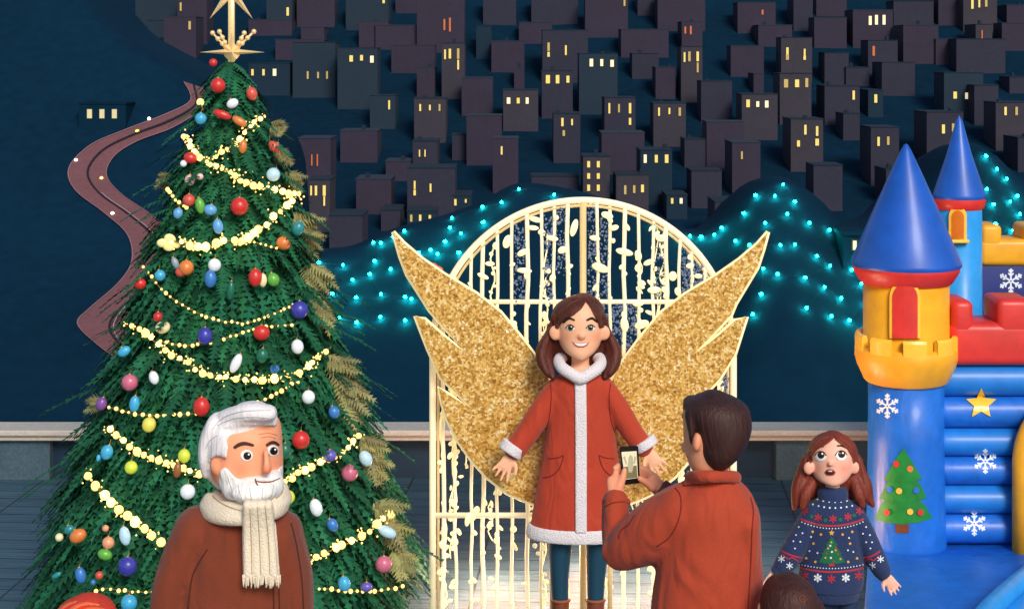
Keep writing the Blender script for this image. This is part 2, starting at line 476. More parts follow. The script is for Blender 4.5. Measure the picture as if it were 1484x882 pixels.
for (x, y, m, lab) in ((216, 172, LAMPW, 'white street lamp on the upper stretch of the winding road near the tree'), (199, 190, LAMPY, 'yellow green street lamp on the centre strip of the winding road'),
                       (147, 258, LAMPO, 'amber street lamp on the inside of the first road bend'), (163, 309, LAMPW, 'white street lamp at the outer edge of the lower winding road'), (110, 232, LAMPW, 'dim pale street lamp at the outermost bend of the winding road')):
    h, d = cast(hill_bvh, x, y); h = h - d * 0.3
    t = thing('street_lamp', h - Vector((0, 0, 2.0)), lab, 'street lamp', 'street lamps along the winding road')
    build('post', tube([h - Vector((0, 0, 2.2)), h - Vector((0, 0, 0.2))], 0.05, 8), POLE, t)
    build('globe', ell(h, 0.17 if m is not LAMPY else 0.2, 0.17, 0.16, 10, 8), m, t)

# parapet wall along the plaza
STONE = mat('wall stone', (62, 86, 98), rough=0.85, var=0.28, scale=55, bump=0.25)
CAPM = mat('cap stone', (186, 180, 168), rough=0.7, var=0.14, scale=40, bump=0.15)
DARKP = mat('dark recessed panel', (10, 42, 64), rough=0.7, var=0.15, scale=30)
wall = thing('parapet_wall', (0, 10.7, 0), 'low stone parapet wall with pale cap and dark recesses behind the tree and arch', 'wall')
def wx(px): return (px - CX) * 10.6 / F
opens = [(-700, -560), (-420, -300), (-140, -30), (72, 152), (548, 745), (930, 1125), (1420, 1560), (1700, 1850)]
xs = -13.9; k = 0
for (a, b) in opens:
    build('pier', box(xs, wx(a), 10.6, 10.76, 0.0, 0.277, 0.004, 1), STONE, wall, smooth=False); xs = wx(b)
    build('recess_panel', box(wx(a) - .002, wx(b) + .002, 10.68, 10.75, 0.0, 0.275), DARKP, wall, smooth=False)
build('pier', box(xs, 13.9, 10.6, 10.76, 0.0, 0.277, 0.004, 1), STONE, wall, smooth=False)
cap = build('cap', box(-14, 14, 10.52, 10.78, 0.316, 0.356, 0.01, 2), CAPM, wall, smooth=False)
build('cap_moulding', box(-14, 14, 10.55, 10.77, 0.279, 0.313, 0.008, 2), CAPM, wall, smooth=False)

# ------------------------------------------------------------------ town houses on the hillside
HP = [mat('house plum', (48, 41, 59), rough=0.9, var=0.14, scale=1.2, scale2=0.1), mat('house mauve', (42, 42, 59), rough=0.9, var=0.14, scale=1.2, scale2=0.1),
      mat('house slate', (26, 45, 60), rough=0.9, var=0.14, scale=1.2, scale2=0.1), mat('house umber', (54, 50, 61), rough=0.9, var=0.14, scale=1.2, scale2=0.1), mat('house navy', (12, 38, 56), rough=0.9, var=0.14, scale=1.2, scale2=0.1)]
HN = ['plum', 'mauve', 'slate blue', 'brownish', 'dark navy']
ROOF = mat('dark roof', (12, 34, 50), rough=0.9); PANE = mat('lit pane', (170, 148, 84), emit=0.65, ergb=(255, 226, 120)); PANEO = mat('amber pane', (170, 90, 50), emit=0.3, ergb=(230, 120, 60)); PANEW = mat('white pane', (200, 186, 140), emit=0.7, ergb=(255, 240, 200)); WFR = mat('window frame', (58, 50, 50), rough=0.8); PANED = mat('faint pane', (150, 130, 80), emit=0.35, ergb=(240, 205, 110)); PAR = mat('house parapet', (36, 48, 62), rough=0.9)
# (x0, y0, x1, y1, colour, windows [(x, y, w, h)], pane)
def row3(x, y, dx=14, w=5, h=9, n=3): return [(x + dx * k, y, w, h) for k in range(n)]
HS = [
 (430,-6,485,35,0,[],0),(501,8,563,31,2,[(556,2,4,6)],0),(520,31,563,66,0,[],0),(573,-8,606,14,0,[],0),(604,-8,673,51,0,[(644,36,3,16),(652,36,3,20)],1),(360,29,423,50,0,[],0),(386,-4,423,27,2,[(417,17,4,12)],0),
 (399,58,470,84,0,[],0),(544,37,620,66,0,[],0),(567,66,630,98,0,[],0),(604,98,630,134,0,[],0),(712,60,760,99,0,[],0),(745,99,760,125,0,[],0),(643,64,673,126,3,[(645,79,3,14),(652,78,4,14),(664,78,4,15),(664,94,3,14)],0),
 (752,33,800,56,0,[],0),(786,44,852,101,1,[(795,68,4,12),(795,79,4,7),(820,73,3,14)],0),(848,14,909,37,0,[(905,4,3,10)],0),(839,78,891,146,2,[(857,91,6,11),(872,91,5,10),(887,92,6,10)],2),(786,108,827,154,1,[(794,115,7,12),(808,115,6,12),(823,115,5,10)],0),
 (669,113,714,163,0,[],0),(729,131,780,172,3,[(737,146,6,9),(751,146,5,8),(764,146,5,9)],2),(600,143,646,188,3,[(609,156,3,10),(623,156,3,8),(637,156,3,10)],0),(536,139,573,172,2,[(564,152,3,13)],0),(489,70,544,141,2,[(509,85,6,9),(524,84,5,8),(539,86,6,10)],2),
 (424,62,486,120,2,[(446,109,3,11),(461,109,3,9),(474,109,3,11)],0),(360,92,420,122,4,[(366,105,4,9),(382,105,4,9),(398,105,6,10)],2),(676,168,727,232,0,[],0),(714,201,751,262,0,[(727,218,3,12)],0),(802,166,841,220,1,[(815,177,4,12),(829,177,3,9),(817,193,4,8)],0),(876,145,921,190,1,[(883,157,3,15),(897,157,3,12),(913,157,4,15),(913,176,4,10)],0),
 (845,227,884,284,3,[(853,238,5,9),(867,238,5,9),(853,255,5,8),(867,255,5,8),(853,272,5,9),(867,272,5,9)],0),(872,193,934,244,0,[],0),(893,254,940,292,3,[(906,275,4,13),(919,274,4,11),(931,273,5,11)],0),(770,256,839,284,1,[],0),(590,244,659,303,1,[(601,268,3,12),(601,279,4,8),(624,272,3,12)],0),(516,260,567,303,0,[],0),
 (432,201,479,260,0,[(452,232,2,16),(460,232,2,17)],1),(448,262,478,320,3,[(451,276,3,14),(458,276,4,14),(470,276,5,15),(470,291,3,14)],0),(559,234,594,258,0,[],0),(598,205,634,236,1,[(608,222,2,10),(616,222,2,10)],0),(477,313,525,360,1,[],0),(493,190,547,231,0,[],0),(655,196,680,228,1,[],0),(552,305,580,330,1,[],0),
 (590,306,632,324,4,[(596,316,4,10),(609,316,4,10),(623,316,4,9)],0),(655,284,682,300,4,[(660,293,4,9),(675,291,3,5)],0),(924,-8,951,19,1,[],0),(953,-6,1022,37,0,[],0),(990,37,1018,60,0,[(993,44,3,10),(1001,44,3,12)],1),(900,43,969,78,0,[],0),(916,78,955,110,1,[],0),(950,98,979,138,0,[],0),(990,71,1018,131,3,[(992,83,3,14),(999,82,4,14),(1011,82,4,14),(1011,98,3,14)],0),
 (1069,4,1124,34,0,[(1105,18,3,7)],1),(1099,37,1148,62,0,[],0),(1059,67,1107,107,0,[],0),(1092,107,1107,130,0,[],0),(1132,55,1177,101,3,[(1141,74,4,10),(1141,83,5,8),(1166,76,3,10),(1166,84,4,6)],0),(1145,112,1176,163,3,[(1139,121,7,12),(1155,121,7,11),(1169,120,5,13)],0),(1183,-8,1227,20,0,[],0),(1180,26,1227,64,0,[],0),
 (1236,18,1294,52,0,[(1261,30,5,13),(1270,29,5,14),(1281,29,5,14)],2),(1295,2,1353,32,1,[],0),(1258,59,1301,92,1,[(1266,74,4,14)],1),(1278,91,1326,134,1,[],0),(1309,37,1360,86,0,[],0),(1356,57,1386,86,0,[],0),(1396,-8,1445,30,3,[(1409,6,4,14),(1419,5,3,12),(1429,4,4,12)],0),(1459,8,1500,30,0,[],0),(1386,57,1457,98,1,[],0),(1414,36,1438,62,3,[(1423,50,2,12)],1),
 (1195,77,1230,118,1,[],0),(1226,98,1260,118,1,[],0),(1195,130,1246,165,1,[(1237,138,4,13)],0),(1222,165,1246,196,1,[],0),(1016,118,1061,170,1,[],0),(1075,137,1127,183,3,[(1084,150,6,11),(1098,151,5,8),(1111,151,6,10)],2),(947,150,994,196,3,[(955,162,3,12),(970,161,3,9),(985,162,4,12)],0),(1146,173,1193,231,3,[(1167,188,4,14),(1184,190,4,14),(1157,208,5,9),(1184,206,6,10)],0),
 (1262,185,1303,253,1,[(1273,205,4,13),(1287,204,4,12)],0),(1343,163,1396,224,1,[(1367,187,5,13),(1381,185,4,12)],0),(1368,106,1416,150,2,[(1384,138,6,10),(1401,139,6,9),(1417,137,6,14)],2),(1412,124,1447,175,1,[],0),(1443,151,1500,200,3,[(1457,161,4,12),(1473,161,4,12)],0),(1463,112,1500,130,1,[],0),(1475,200,1520,240,1,[],0),(1179,240,1221,297,1,[],0),(1061,207,1102,266,0,[(1075,225,3,11)],0),(1024,177,1079,237,0,[],0),
 (992,202,1024,238,1,[],0),(1002,248,1046,294,1,[],0),(1036,293,1097,352,1,[],0),(939,226,971,280,4,[(935,230,5,12),(951,230,5,11),(966,230,6,12)],2),(966,284,996,300,4,[(974,291,4,8),(987,291,5,8)],2),(1258,132,1280,154,4,[(1269,143,5,12)],0),(214,30,262,48,2,[],0),(237,49,284,72,0,[(275,37,4,12)],0),(196,-8,250,28,2,[(259,14,3,11)],0),(262,-8,300,46,0,[(262,10,3,12)],0),(1284,246,1310,290,1,[],0),
 (1360,-8,1390,28,0,[],0),(1452,34,1500,70,0,[],0),(700,-8,748,30,1,[],0),(770,-8,838,30,1,[],0),(690,38,712,80,4,[],0),(436,40,470,60,0,[],0),(1150,-8,1178,40,1,[],0),
]
rows_b = [(-99, 22), (22, 50), (50, 90), (90, 125), (125, 165), (165, 205), (205, 250), (250, 400)]
rown = ['top', 'second', 'third', 'fourth', 'fifth', 'sixth', 'seventh', 'lowest']
ordn = ['first', 'second', 'third', 'fourth', 'fifth', 'sixth', 'seventh', 'eighth', 'ninth', 'tenth', 'eleventh', 'twelfth', 'thirteenth', 'fourteenth', 'fifteenth', 'sixteenth', 'seventeenth', 'eighteenth', 'nineteenth', 'twentieth', 'twenty-first', 'twenty-second', 'twenty-third', 'twenty-fourth']
nw = ['no', 'one', 'two', 'three', 'four', 'five', 'six']
idx = {}
for ri, (lo, hi) in enumerate(rows_b):
    mem = sorted([h for h in HS if lo <= (h[1] + h[3]) / 2 < hi], key=lambda h: h[0])
    for k, h in enumerate(mem): idx[id(h)] = (ri, k)
for h in HS:
    x0, y0, x1, y1, ci, wins, pk = h
    if wins: # widen so every window sits on its own wall
        x0 = min(x0, min(w[0] - w[2] for w in wins) - 2); x1 = max(x1, max(w[0] + w[2] for w in wins) + 2)
        y0 = min(y0, min(w[1] - w[3] for w in wins)); y1 = max(y1, max(w[1] + w[3] for w in wins) + 2)
    Y = town_Y(y1) - 1.5 - 0.04 * (y1 - y0) - (6.0 if wins else 0) - random.uniform(0, 3)
    a = W(x0, y1, Y); b = W(x1, y0, Y); dep = random.uniform(9, 13)
    ri, k = idx[id(h)]
    lab = '%s house with %s lit windows, %s from left in %s row of town' % (HN[ci], nw[len(wins)], ordn[k], rown[ri])
    t = thing('hillside_house', ((a.x + b.x) / 2, Y + dep / 2, a.z - 3), lab, 'house', 'houses on the dark hillside')
    build('wall', box(a.x, b.x, Y, Y + dep, a.z - 5, b.z, 0.05, 1), HP[ci], t, smooth=False)
    g = G().add(box(a.x - .12, b.x + .12, Y - .12, Y + dep, b.z + .01, b.z + 0.22))
    build('roof', g, ROOF if ci != 0 else PAR, t, smooth=False)
    if random.random() < .4:
        cx_ = random.uniform(a.x + 1.2, b.x - 1.2) if b.x - a.x > 3 else (a.x + b.x) / 2; hh_ = random.uniform(.6, 1.3)
        build('chimney', box(cx_ - .45, cx_ + .45, Y + 2, Y + 3, b.z + .2, b.z + .2 + hh_), ROOF, t, smooth=False)
    for (wx_, wy, ww, wh) in wins:
        c = W(wx_, wy, Y - 0.02); s = Y / F
        fr = build('window', box(c.x - ww * s * .42 - .1, c.x + ww * s * .42 + .1, Y - 0.15, Y + 0.1, c.z - wh * s / 2 - .12, c.z + wh * s / 2 + .12), WFR, t, smooth=False)
        build('pane', box(c.x - ww * s * .42, c.x + ww * s * .42, Y - 0.22, Y + 0.05, c.z - wh * s / 2, c.z + wh * s / 2), random.choice(((PANE, PANE, PANED), (PANEO,), (PANEW, PANEW, PANE))[pk]), fr, smooth=False)
# lone house on the near dark hill and one behind the tall spire
for (x, y, n, dx, w, hh, lab, bv) in ((130, 165, 3, 18, 7, 13, 'dark house with three pale windows alone on the left hill above the road bend', hill_bvh), (1238, 355, 1, 10, 5, 13, 'dark hut with one lit window beside the round castle tower roof', bank_bvh)):
    hpt, d = cast(bv, x + dx * (n - 1) / 2, y + 14); Y = hpt.y - 1; s = Y / F
    a = W(x - 16, y + 16, Y); b = W(x + dx * (n - 1) + 16, y - 14, Y)
    t = thing('hill_house', ((a.x + b.x) / 2, Y + 2, a.z), lab, 'house')
    build('wall', box(a.x, b.x, Y, Y + 4, a.z - 1, b.z), NAVY2, t, smooth=False)
    build('roof', box(a.x - .1, b.x + .1, Y - .1, Y + 4, b.z + .005, b.z + 0.15), NAVY2, t, smooth=False)
    for k in range(n):
        c = W(x + dx * k, y, Y)
        fr = build('window', box(c.x - w * s / 2 - .05, c.x + w * s / 2 + .05, Y - .06, Y + .1, c.z - hh * s / 2 - .05, c.z + hh * s / 2 + .05), WFR, t, smooth=False)
        build('pane', box(c.x - w * s / 2, c.x + w * s / 2, Y - .1, Y + .05, c.z - hh * s / 2, c.z + hh * s / 2), mat('dim pane', (190, 180, 140), emit=0.45, ergb=(200, 190, 140)) if n == 3 else PANEW, fr, smooth=False)

# ------------------------------------------------------------------ teal fairy lights draped on the bank
TEAL = mat('teal bulb', (90, 200, 200), emit=300, ergb=(3, 225, 185)); WIRE = mat('dark wire', (8, 24, 34), rough=0.7)
strings = [
 ('string of teal fairy lights on the dark bank between tree and left wing', [(462,380),(497,384),(543,378),(566,390),(596,405),(587,430),(552,426),(536,397),(511,405),(482,425),(516,431),(596,433),(622,440),(587,464),(551,459),(517,467),(492,461)]),
 ('string of teal fairy lights on the dark bank above the left wing tip', [(541,338),(552,352),(570,343),(586,331),(607,366),(624,362),(645,350),(652,330),(668,338),(655,310),(699,300),(727,293),(752,274),(803,282),(700,322),(665,366),(634,368)]),
 ('string of teal fairy lights on the dark bank between right wing and castle', [(1078,309),(1095,283),(1123,284),(1135,267),(1152,292),(1141,310),(1109,323),(1066,349),(1086,355),(1131,355),(1152,354),(1173,323),(1202,333),(1220,359),(1184,371),(1203,385),(1167,402),(1127,397),(1106,389),(1103,426),(1091,455),(1169,446),(1195,416),(1219,432),(1248,411),(1234,391),(1205,458),(1231,464),(1254,438),(1256,473)]),
 ('string of teal fairy lights on the dark bank behind the castle battlements', [(1429,226),(1445,245),(1459,259),(1430,274),(1474,284),(1464,292),(1440,296),(1443,324),(1468,334),(1478,310),(1489,330)]),
 ('short string of teal fairy lights behind the right side of the arch', [(950,305),(974,318),(1000,312),(1016,327),(992,345),(1035,340),(1046,330)]),
]
for lab, pts in strings:
    ps = []
    for (x, y) in pts:
        y = max(y, crest_y(x) + 5); h, d = cast(bank_bvh, x, y); ps.append(h - d * 0.24)
    t = thing('fairy_light_string', (sum(p.x for p in ps) / len(ps), min(p.y for p in ps), min(p.z for p in ps)), lab, 'fairy lights', 'teal fairy lights on the bank')
    build('cable', tube(ps, 0.006, 5), WIRE, t)
    for i, p in enumerate(ps):
        build('bulb', ell(p, 0.055 * random.uniform(.75, 1.25), 0.05, 0.055, 8, 6), TEAL, t)
# ------------------------------------------------------------------ Christmas tree
TX, TY = (333 - CX) * 8.05 / F, 8.05
prof = [(2.86, 0.02), (2.72, 0.13), (2.5, 0.20), (2.3, 0.28), (2.1, 0.355), (1.9, 0.43), (1.7, 0.49), (1.5, 0.56), (1.3, 0.64), (1.1, 0.72), (0.9, 0.79), (0.7, 0.87), (0.5, 0.95), (0.3, 1.0), (0.15, 0.9)]
def tr(z):
    for (a, ra), (b, rb) in zip(prof, prof[1:]):
        if b <= z <= a: return ra + (rb - ra) * (a - z) / (a - b)
    return 0.02 if z > 2.8 else 0.9
def on_tree(x, y, lift=0.0):
    d = ray(x, y); best = None
    t = 6.6
    while t < 10:
        p = CAM + d * t; r = math.hypot(p.x - TX, p.y - TY)
        m = r - tr(p.z) - lift
        if best is None or m < best[0]: best = (m, p)
        if m <= 0: return p
        t += 0.01
    return best[1]
tree = thing('christmas_tree', (TX, TY, 0), 'tall dark green Christmas tree hung with baubles and light garlands', 'tree')
FIR = mat('fir needles', (30, 92, 62), rough=0.85, var=0.3, scale=40, vcol=True, spec=0.2)
build('trunk', loft([(TX, TY, -0.02, 0.085, 0.085), (TX + .01, TY, 0.6, 0.07, 0.07), (TX, TY, 1.6, 0.045, 0.045), (TX, TY, 2.8, 0.015, 0.015)], 4, 14), mat('bark', (70, 48, 36), rough=0.95, bump=0.6, scale=30), tree)
g = G()
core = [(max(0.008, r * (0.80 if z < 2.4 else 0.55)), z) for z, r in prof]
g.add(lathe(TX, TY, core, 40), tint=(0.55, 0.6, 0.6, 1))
def spray(g, base, dirv, up, L, wd, n, tint, droop=0.25):
    """one fir bough tip: a mid rib with pairs of narrow drooping needles fans"""
    side = dirv.cross(up).normalized()
    V = []; Fc = []
    def pt(t): return base + dirv * (L * t) - up * (droop * L * t * t)
    for i in range(n):
        t = (i + 0.2) / n; p = pt(t); q = pt(min(1.0, t + 1.1 / n)); w = wd * (1 - 0.75 * t) * random.uniform(.8, 1.2)
        for s in (-1, 1):
            tip = p + side * (s * w) + dirv * (0.55 * w + L * 0.06) - up * (0.35 * w * random.uniform(.4, 1.4))
            k = len(V); V += [p, q, tip]; Fc.append((k, k + 1, k + 2))
    k = len(V); V += [pt(0.7) + side * 0.008, pt(0.7) - side * 0.008, pt(1.12)]; Fc.append((k, k + 1, k + 2))
    g.add((V, Fc), tint=tint)
z = 2.80; lay = 0
while z > 0.12:
    r = tr(z); n = max(16, int(2 * math.pi * r / 0.052))
    tier = 0.5 + 0.5 * math.sin(z * 19.0)           # boughs gather into tiers
    for k in range(n):
        a = 2 * math.pi * (k + random.random()) / n; jit = random.uniform(-.03, .03)
        o = Vector((math.cos(a), math.sin(a), 0))
        L = (0.13 + 0.08 * tier + random.uniform(-.03, .05)) * (0.6 + 0.5 * min(1, r / 0.5))
        rr0 = r * random.uniform(0.80, 0.93) - L * 0.25
        bp = Vector((TX, TY, z + jit)) + o * max(0.02, rr0)
        dv_ = (o * 0.8 + Vector((0, 0, random.uniform(-0.75, -0.35))) + Vector((-math.sin(a), math.cos(a), 0)) * random.uniform(-.35, .35)).normalized()
        b = random.uniform(0.55, 1.5)
        spray(g, bp, dv_, Vector((0, 0, 1)), L, 0.035 + 0.02 * random.random(), 7, (b * random.uniform(.75, 1.25), b, b * random.uniform(.8, 1.15), 1))
    z -= 0.036; lay += 1
# long ragged boughs that break the outline
for k in range(150):
    z = random.uniform(0.2, 2.6); a = random.uniform(0, 2 * math.pi); r = tr(z); o = Vector((math.cos(a), math.sin(a), 0))
    L = random.uniform(.2, .34) * (0.5 + 0.6 * min(1, r / .6)); b = random.uniform(.7, 1.3)
    spray(g, Vector((TX, TY, z)) + o * r * 0.84, (o + Vector((0, 0, random.uniform(-.5, -.15)))).normalized(), Vector((0, 0, 1)), L, 0.06, 11, (b, b, b, 1), 0.2)
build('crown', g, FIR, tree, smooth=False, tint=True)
# bough tips along the right side, warm light painted in as a gold tint
KH = mat('warm lit bough', (134, 132, 84), rough=0.7, var=0.35, scale=90, vcol=True)
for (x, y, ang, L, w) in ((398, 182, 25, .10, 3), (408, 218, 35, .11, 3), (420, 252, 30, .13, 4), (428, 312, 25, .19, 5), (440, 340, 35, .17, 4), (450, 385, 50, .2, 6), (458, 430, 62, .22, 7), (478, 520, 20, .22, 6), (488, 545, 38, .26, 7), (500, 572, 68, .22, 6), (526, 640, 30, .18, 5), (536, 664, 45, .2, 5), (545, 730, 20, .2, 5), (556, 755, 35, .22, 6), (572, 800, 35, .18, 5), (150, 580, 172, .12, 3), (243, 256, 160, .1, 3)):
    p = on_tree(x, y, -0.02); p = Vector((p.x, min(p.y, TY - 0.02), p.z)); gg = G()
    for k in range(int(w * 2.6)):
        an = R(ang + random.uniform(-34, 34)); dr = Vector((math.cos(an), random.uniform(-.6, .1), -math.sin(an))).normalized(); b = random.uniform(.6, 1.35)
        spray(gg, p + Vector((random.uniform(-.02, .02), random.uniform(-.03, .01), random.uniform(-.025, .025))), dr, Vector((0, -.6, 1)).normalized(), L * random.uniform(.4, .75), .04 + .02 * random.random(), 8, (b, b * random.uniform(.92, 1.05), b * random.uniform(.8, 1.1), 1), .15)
    build('lit_spray', gg, KH, tree, smooth=False, tint=True)
STAND = mat('dark tree stand', (50, 42, 40), rough=0.6)
build('stand', lathe(TX, TY, [(0.0, 0.10), (0.12, 0.10), (0.15, 0.08), (0.30, 0.02), (0.30, 0.004), (0, 0.004)], 24), STAND, tree)

# star on top
TG = mat('pale gold star', (236, 206, 150), rough=0.35, var=0.12, scale=120, metal=0.25, emit=0.12, ergb=(255, 220, 150))
sy = 8.03
t = thing('tree_topper', W(336, 90, sy), 'pale gold star topper with two stars on one stem above the tree tip', 'tree star')
def plate(poly, Y, th):
    q, f = tri2d(poly, 6); return solid(q, f, lambda i: W(q[i].x, q[i].y, Y - th), lambda i: W(q[i].x, q[i].y, Y + th))
build('stem', box(*(W(331, 0, sy).x, W(340, 0, sy).x), sy - .012, sy + .012, W(0, 90, sy).z, W(0, -18, sy).z, .003, 1), TG, t)
def ridge_star(pts, c, Y, th):      # faceted star: ridge towards both sides
    V = [W(p[0], p[1], Y) for p in pts]; n = len(V); V += [W(c[0], c[1], Y - th), W(c[0], c[1], Y + th)]; Fc = []
    for i in range(n): Fc += [(i, (i + 1) % n, n), ((i + 1) % n, i, n + 1)]
    return V, Fc
def starpts(c, arms, inner):
    out = []; m = len(arms)
    for i, (a, L) in enumerate(arms):
        a2 = arms[(i + 1) % m][0]; da = ((a2 - a) % 360) / 2
        out.append((c[0] + L * math.cos(R(a)), c[1] + L * math.sin(R(a)))); out.append((c[0] + inner * math.cos(R(a + da)), c[1] + inner * math.sin(R(a + da))))
    return out
build('lower_star', ridge_star(starpts((336, 76), [(0, 48), (28, 12), (90, 15), (152, 12), (180, 47), (222, 22), (270, 30), (318, 22)], 12), (336, 76), sy - .012, .045), TG, t, smooth=False)
build('upper_star', ridge_star(starpts((335, -14), [(0, 42), (53, 52), (127, 52), (180, 42), (270, 60)], 11), (335, -14), sy - .012, .03), TG, t, smooth=False)
for (x0, y0, x1, y1) in ((330, 72, 308, 48), (330, 70, 318, 46), (342, 72, 368, 46), (342, 70, 354, 48)):
    gg = G().add(tube([W(x0, y0, sy - .02), W(x1, y1, sy - .03)], 0.006, 6))
    for k in (0.35, 0.65, 1): gg.add(ell(W(x0 + (x1 - x0) * k, y0 + (y1 - y0) * k, sy - .03), .013, .013, .013, 8, 6))
    build('bead_spray', gg, TG, t)

# light garlands wound over the tree
def garland(lab, px, step, r0, r1, glow=0, jitter=1.0):
    pts = cr(px, 6); d = 0.0; acc = [on_tree(*pts[0], 0.035)]; beads = []; last = pts[0]; need = 0
    cab = []
    for a, b in zip(pts, pts[1:]):
        L = math.hypot(b[0] - a[0], b[1] - a[1]); s = 0.0
        while need <= L - s:
            s += need; k = s / max(L, 1e-6); x = a[0] + (b[0] - a[0]) * k; y = a[1] + (b[1] - a[1]) * k
            beads.append((x + random.uniform(-jitter, jitter), y + random.uniform(-jitter, jitter))); need = max(step, r0 + r1) * random.uniform(.9, 1.35)
        need -= (L - s)
        cab.append(on_tree(b[0], b[1], 0.035))
    cab = [acc[0]] + cab
    beads = beads[:98]
    t = thing('light_garland', cab[len(cab) // 2] * 1.0, lab, 'garland', 'light garlands on the Christmas tree')
    build('cable', tube(cab, 0.004, 5), mat('garland wire', (110, 96, 50), rough=0.6), t)
    for (x, y) in beads:
        p = on_tree(x, y, 0.045); r = random.uniform(r0, r1) * .82 / 284
        build('bulb', ell(p, r, r, r * random.uniform(.9, 1.15), 10, 7), GLOWBIG if (glow and random.random() < glow) else GLOW, t)
    if glow:
        gg = G()
        for (x, y) in beads:
            for k in range(6):
                q = on_tree(x + random.gauss(0, 6), y + random.gauss(0, 5), .04); r = random.uniform(.7, 1.7) / 284
                gg.add(ell(q, r, r, r, 5, 4))
        build('sparkle_wire', gg, GLOW, t)['kind'] = 'stuff'
GARL_END = 0
garland('short thick garland of glowing beads curling round the tree just under its tip', [(291, 148), (294, 160)], 10, 5.5, 7)
garland('glowing bead garland sweeping up to the right across the upper third of the tree', [(268, 196), (277, 214), (290, 226), (303, 232), (322, 220), (342, 204), (360, 186), (383, 168)], 8.5, 3.2, 6, 0.6, 2.5)
garland('glowing bead garland crossing down to the right below the upper sweep', [(306, 236), (318, 242), (332, 249), (352, 261), (375, 270), (398, 274), (430, 281)], 8.5, 3, 6.3, 0.5, 2.5)
garland('broad bright garland swooping from right shoulder to the left cream bow', [(432, 282), (418, 295), (400, 312), (380, 329), (352, 346), (328, 350), (300, 357), (280, 357), (262, 352), (240, 347)], 9, 3.5, 7.6, 0.6, 2.5)
garland('thin fairy chain running right from the broad bright garland', [(352, 350), (372, 352), (392, 358), (405, 360)], 8, 1.5, 2.6)
garland('thin pinkish fairy chain dangling at the left edge of the upper tree', [(243, 274), (252, 287), (262, 296), (274, 301)], 6, 2.2, 4)
garland('thin fairy chain hanging in one long curve across the middle of the tree', [(208, 387), (222, 405), (240, 425), (262, 440), (290, 455), (322, 465), (352, 468)], 8.5, 1.8, 3.2)
garland('short fairy chain rising to the blue bauble on the right middle', [(352, 470), (375, 463), (395, 455), (412, 448), (432, 438)], 7, 1.8, 3.0)
garland('thin fairy chain sagging under the middle blue bauble', [(232, 494), (260, 500), (290, 499), (320, 492), (345, 484), (370, 476), (400, 472), (428, 470)], 8, 2, 3.2)
garland('thick glowing garland across the middle of the tree above the old man', [(190, 470), (208, 482), (228, 498), (250, 513), (272, 527), (298, 540), (330, 547), (365, 550), (400, 548), (430, 541), (452, 526), (468, 512), (480, 502)], 9, 3.8, 7.6, 0.55, 2.5)
garland('thin fairy chain running level behind the old man at hair height', [(158, 590), (180, 596), (205, 601), (232, 602), (262, 600), (300, 598)], 9, 2, 3.8)
garland('thin fairy chain rising right from above the old man hair', [(374, 583), (392, 575), (412, 563), (432, 552)], 8, 2.4, 4)
garland('thick glowing garland falling from the left edge to the old man ear', [(160, 622), (172, 632), (186, 645), (202, 656), (222, 664), (248, 673), (272, 680), (298, 690)], 11, 4, 7, 0.4)
garland('thick glowing garland rising right from the old man beard', [(412, 696), (428, 688), (445, 679), (462, 672), (480, 665), (495, 656), (510, 643), (526, 626)], 9, 3.6, 6.5, 0.55, 2)
garland('thick glowing garland falling steeply along the lower left of the tree', [(128, 690), (138, 702), (150, 716), (164, 730), (180, 743), (196, 755), (212, 768), (232, 784), (250, 800)], 14, 6, 8.2, 0.5)
garland('thick glowing garland rising from the old man coat to the lower right boughs', [(446, 812), (462, 804), (480, 797), (502, 788), (522, 778), (540, 766), (556, 752), (568, 740)], 10, 4, 8, 0.55, 2.2)
garland('thin fairy chain along the bottom left boughs above the red hat', [(140, 856), (155, 852), (175, 855), (200, 857), (222, 858)], 9, 2, 3.5)
garland('thin fairy chain along the bottom right boughs beside the old man coat', [(462, 852), (485, 854), (512, 856), (540, 856), (566, 853), (585, 848)], 8, 2, 3.8)

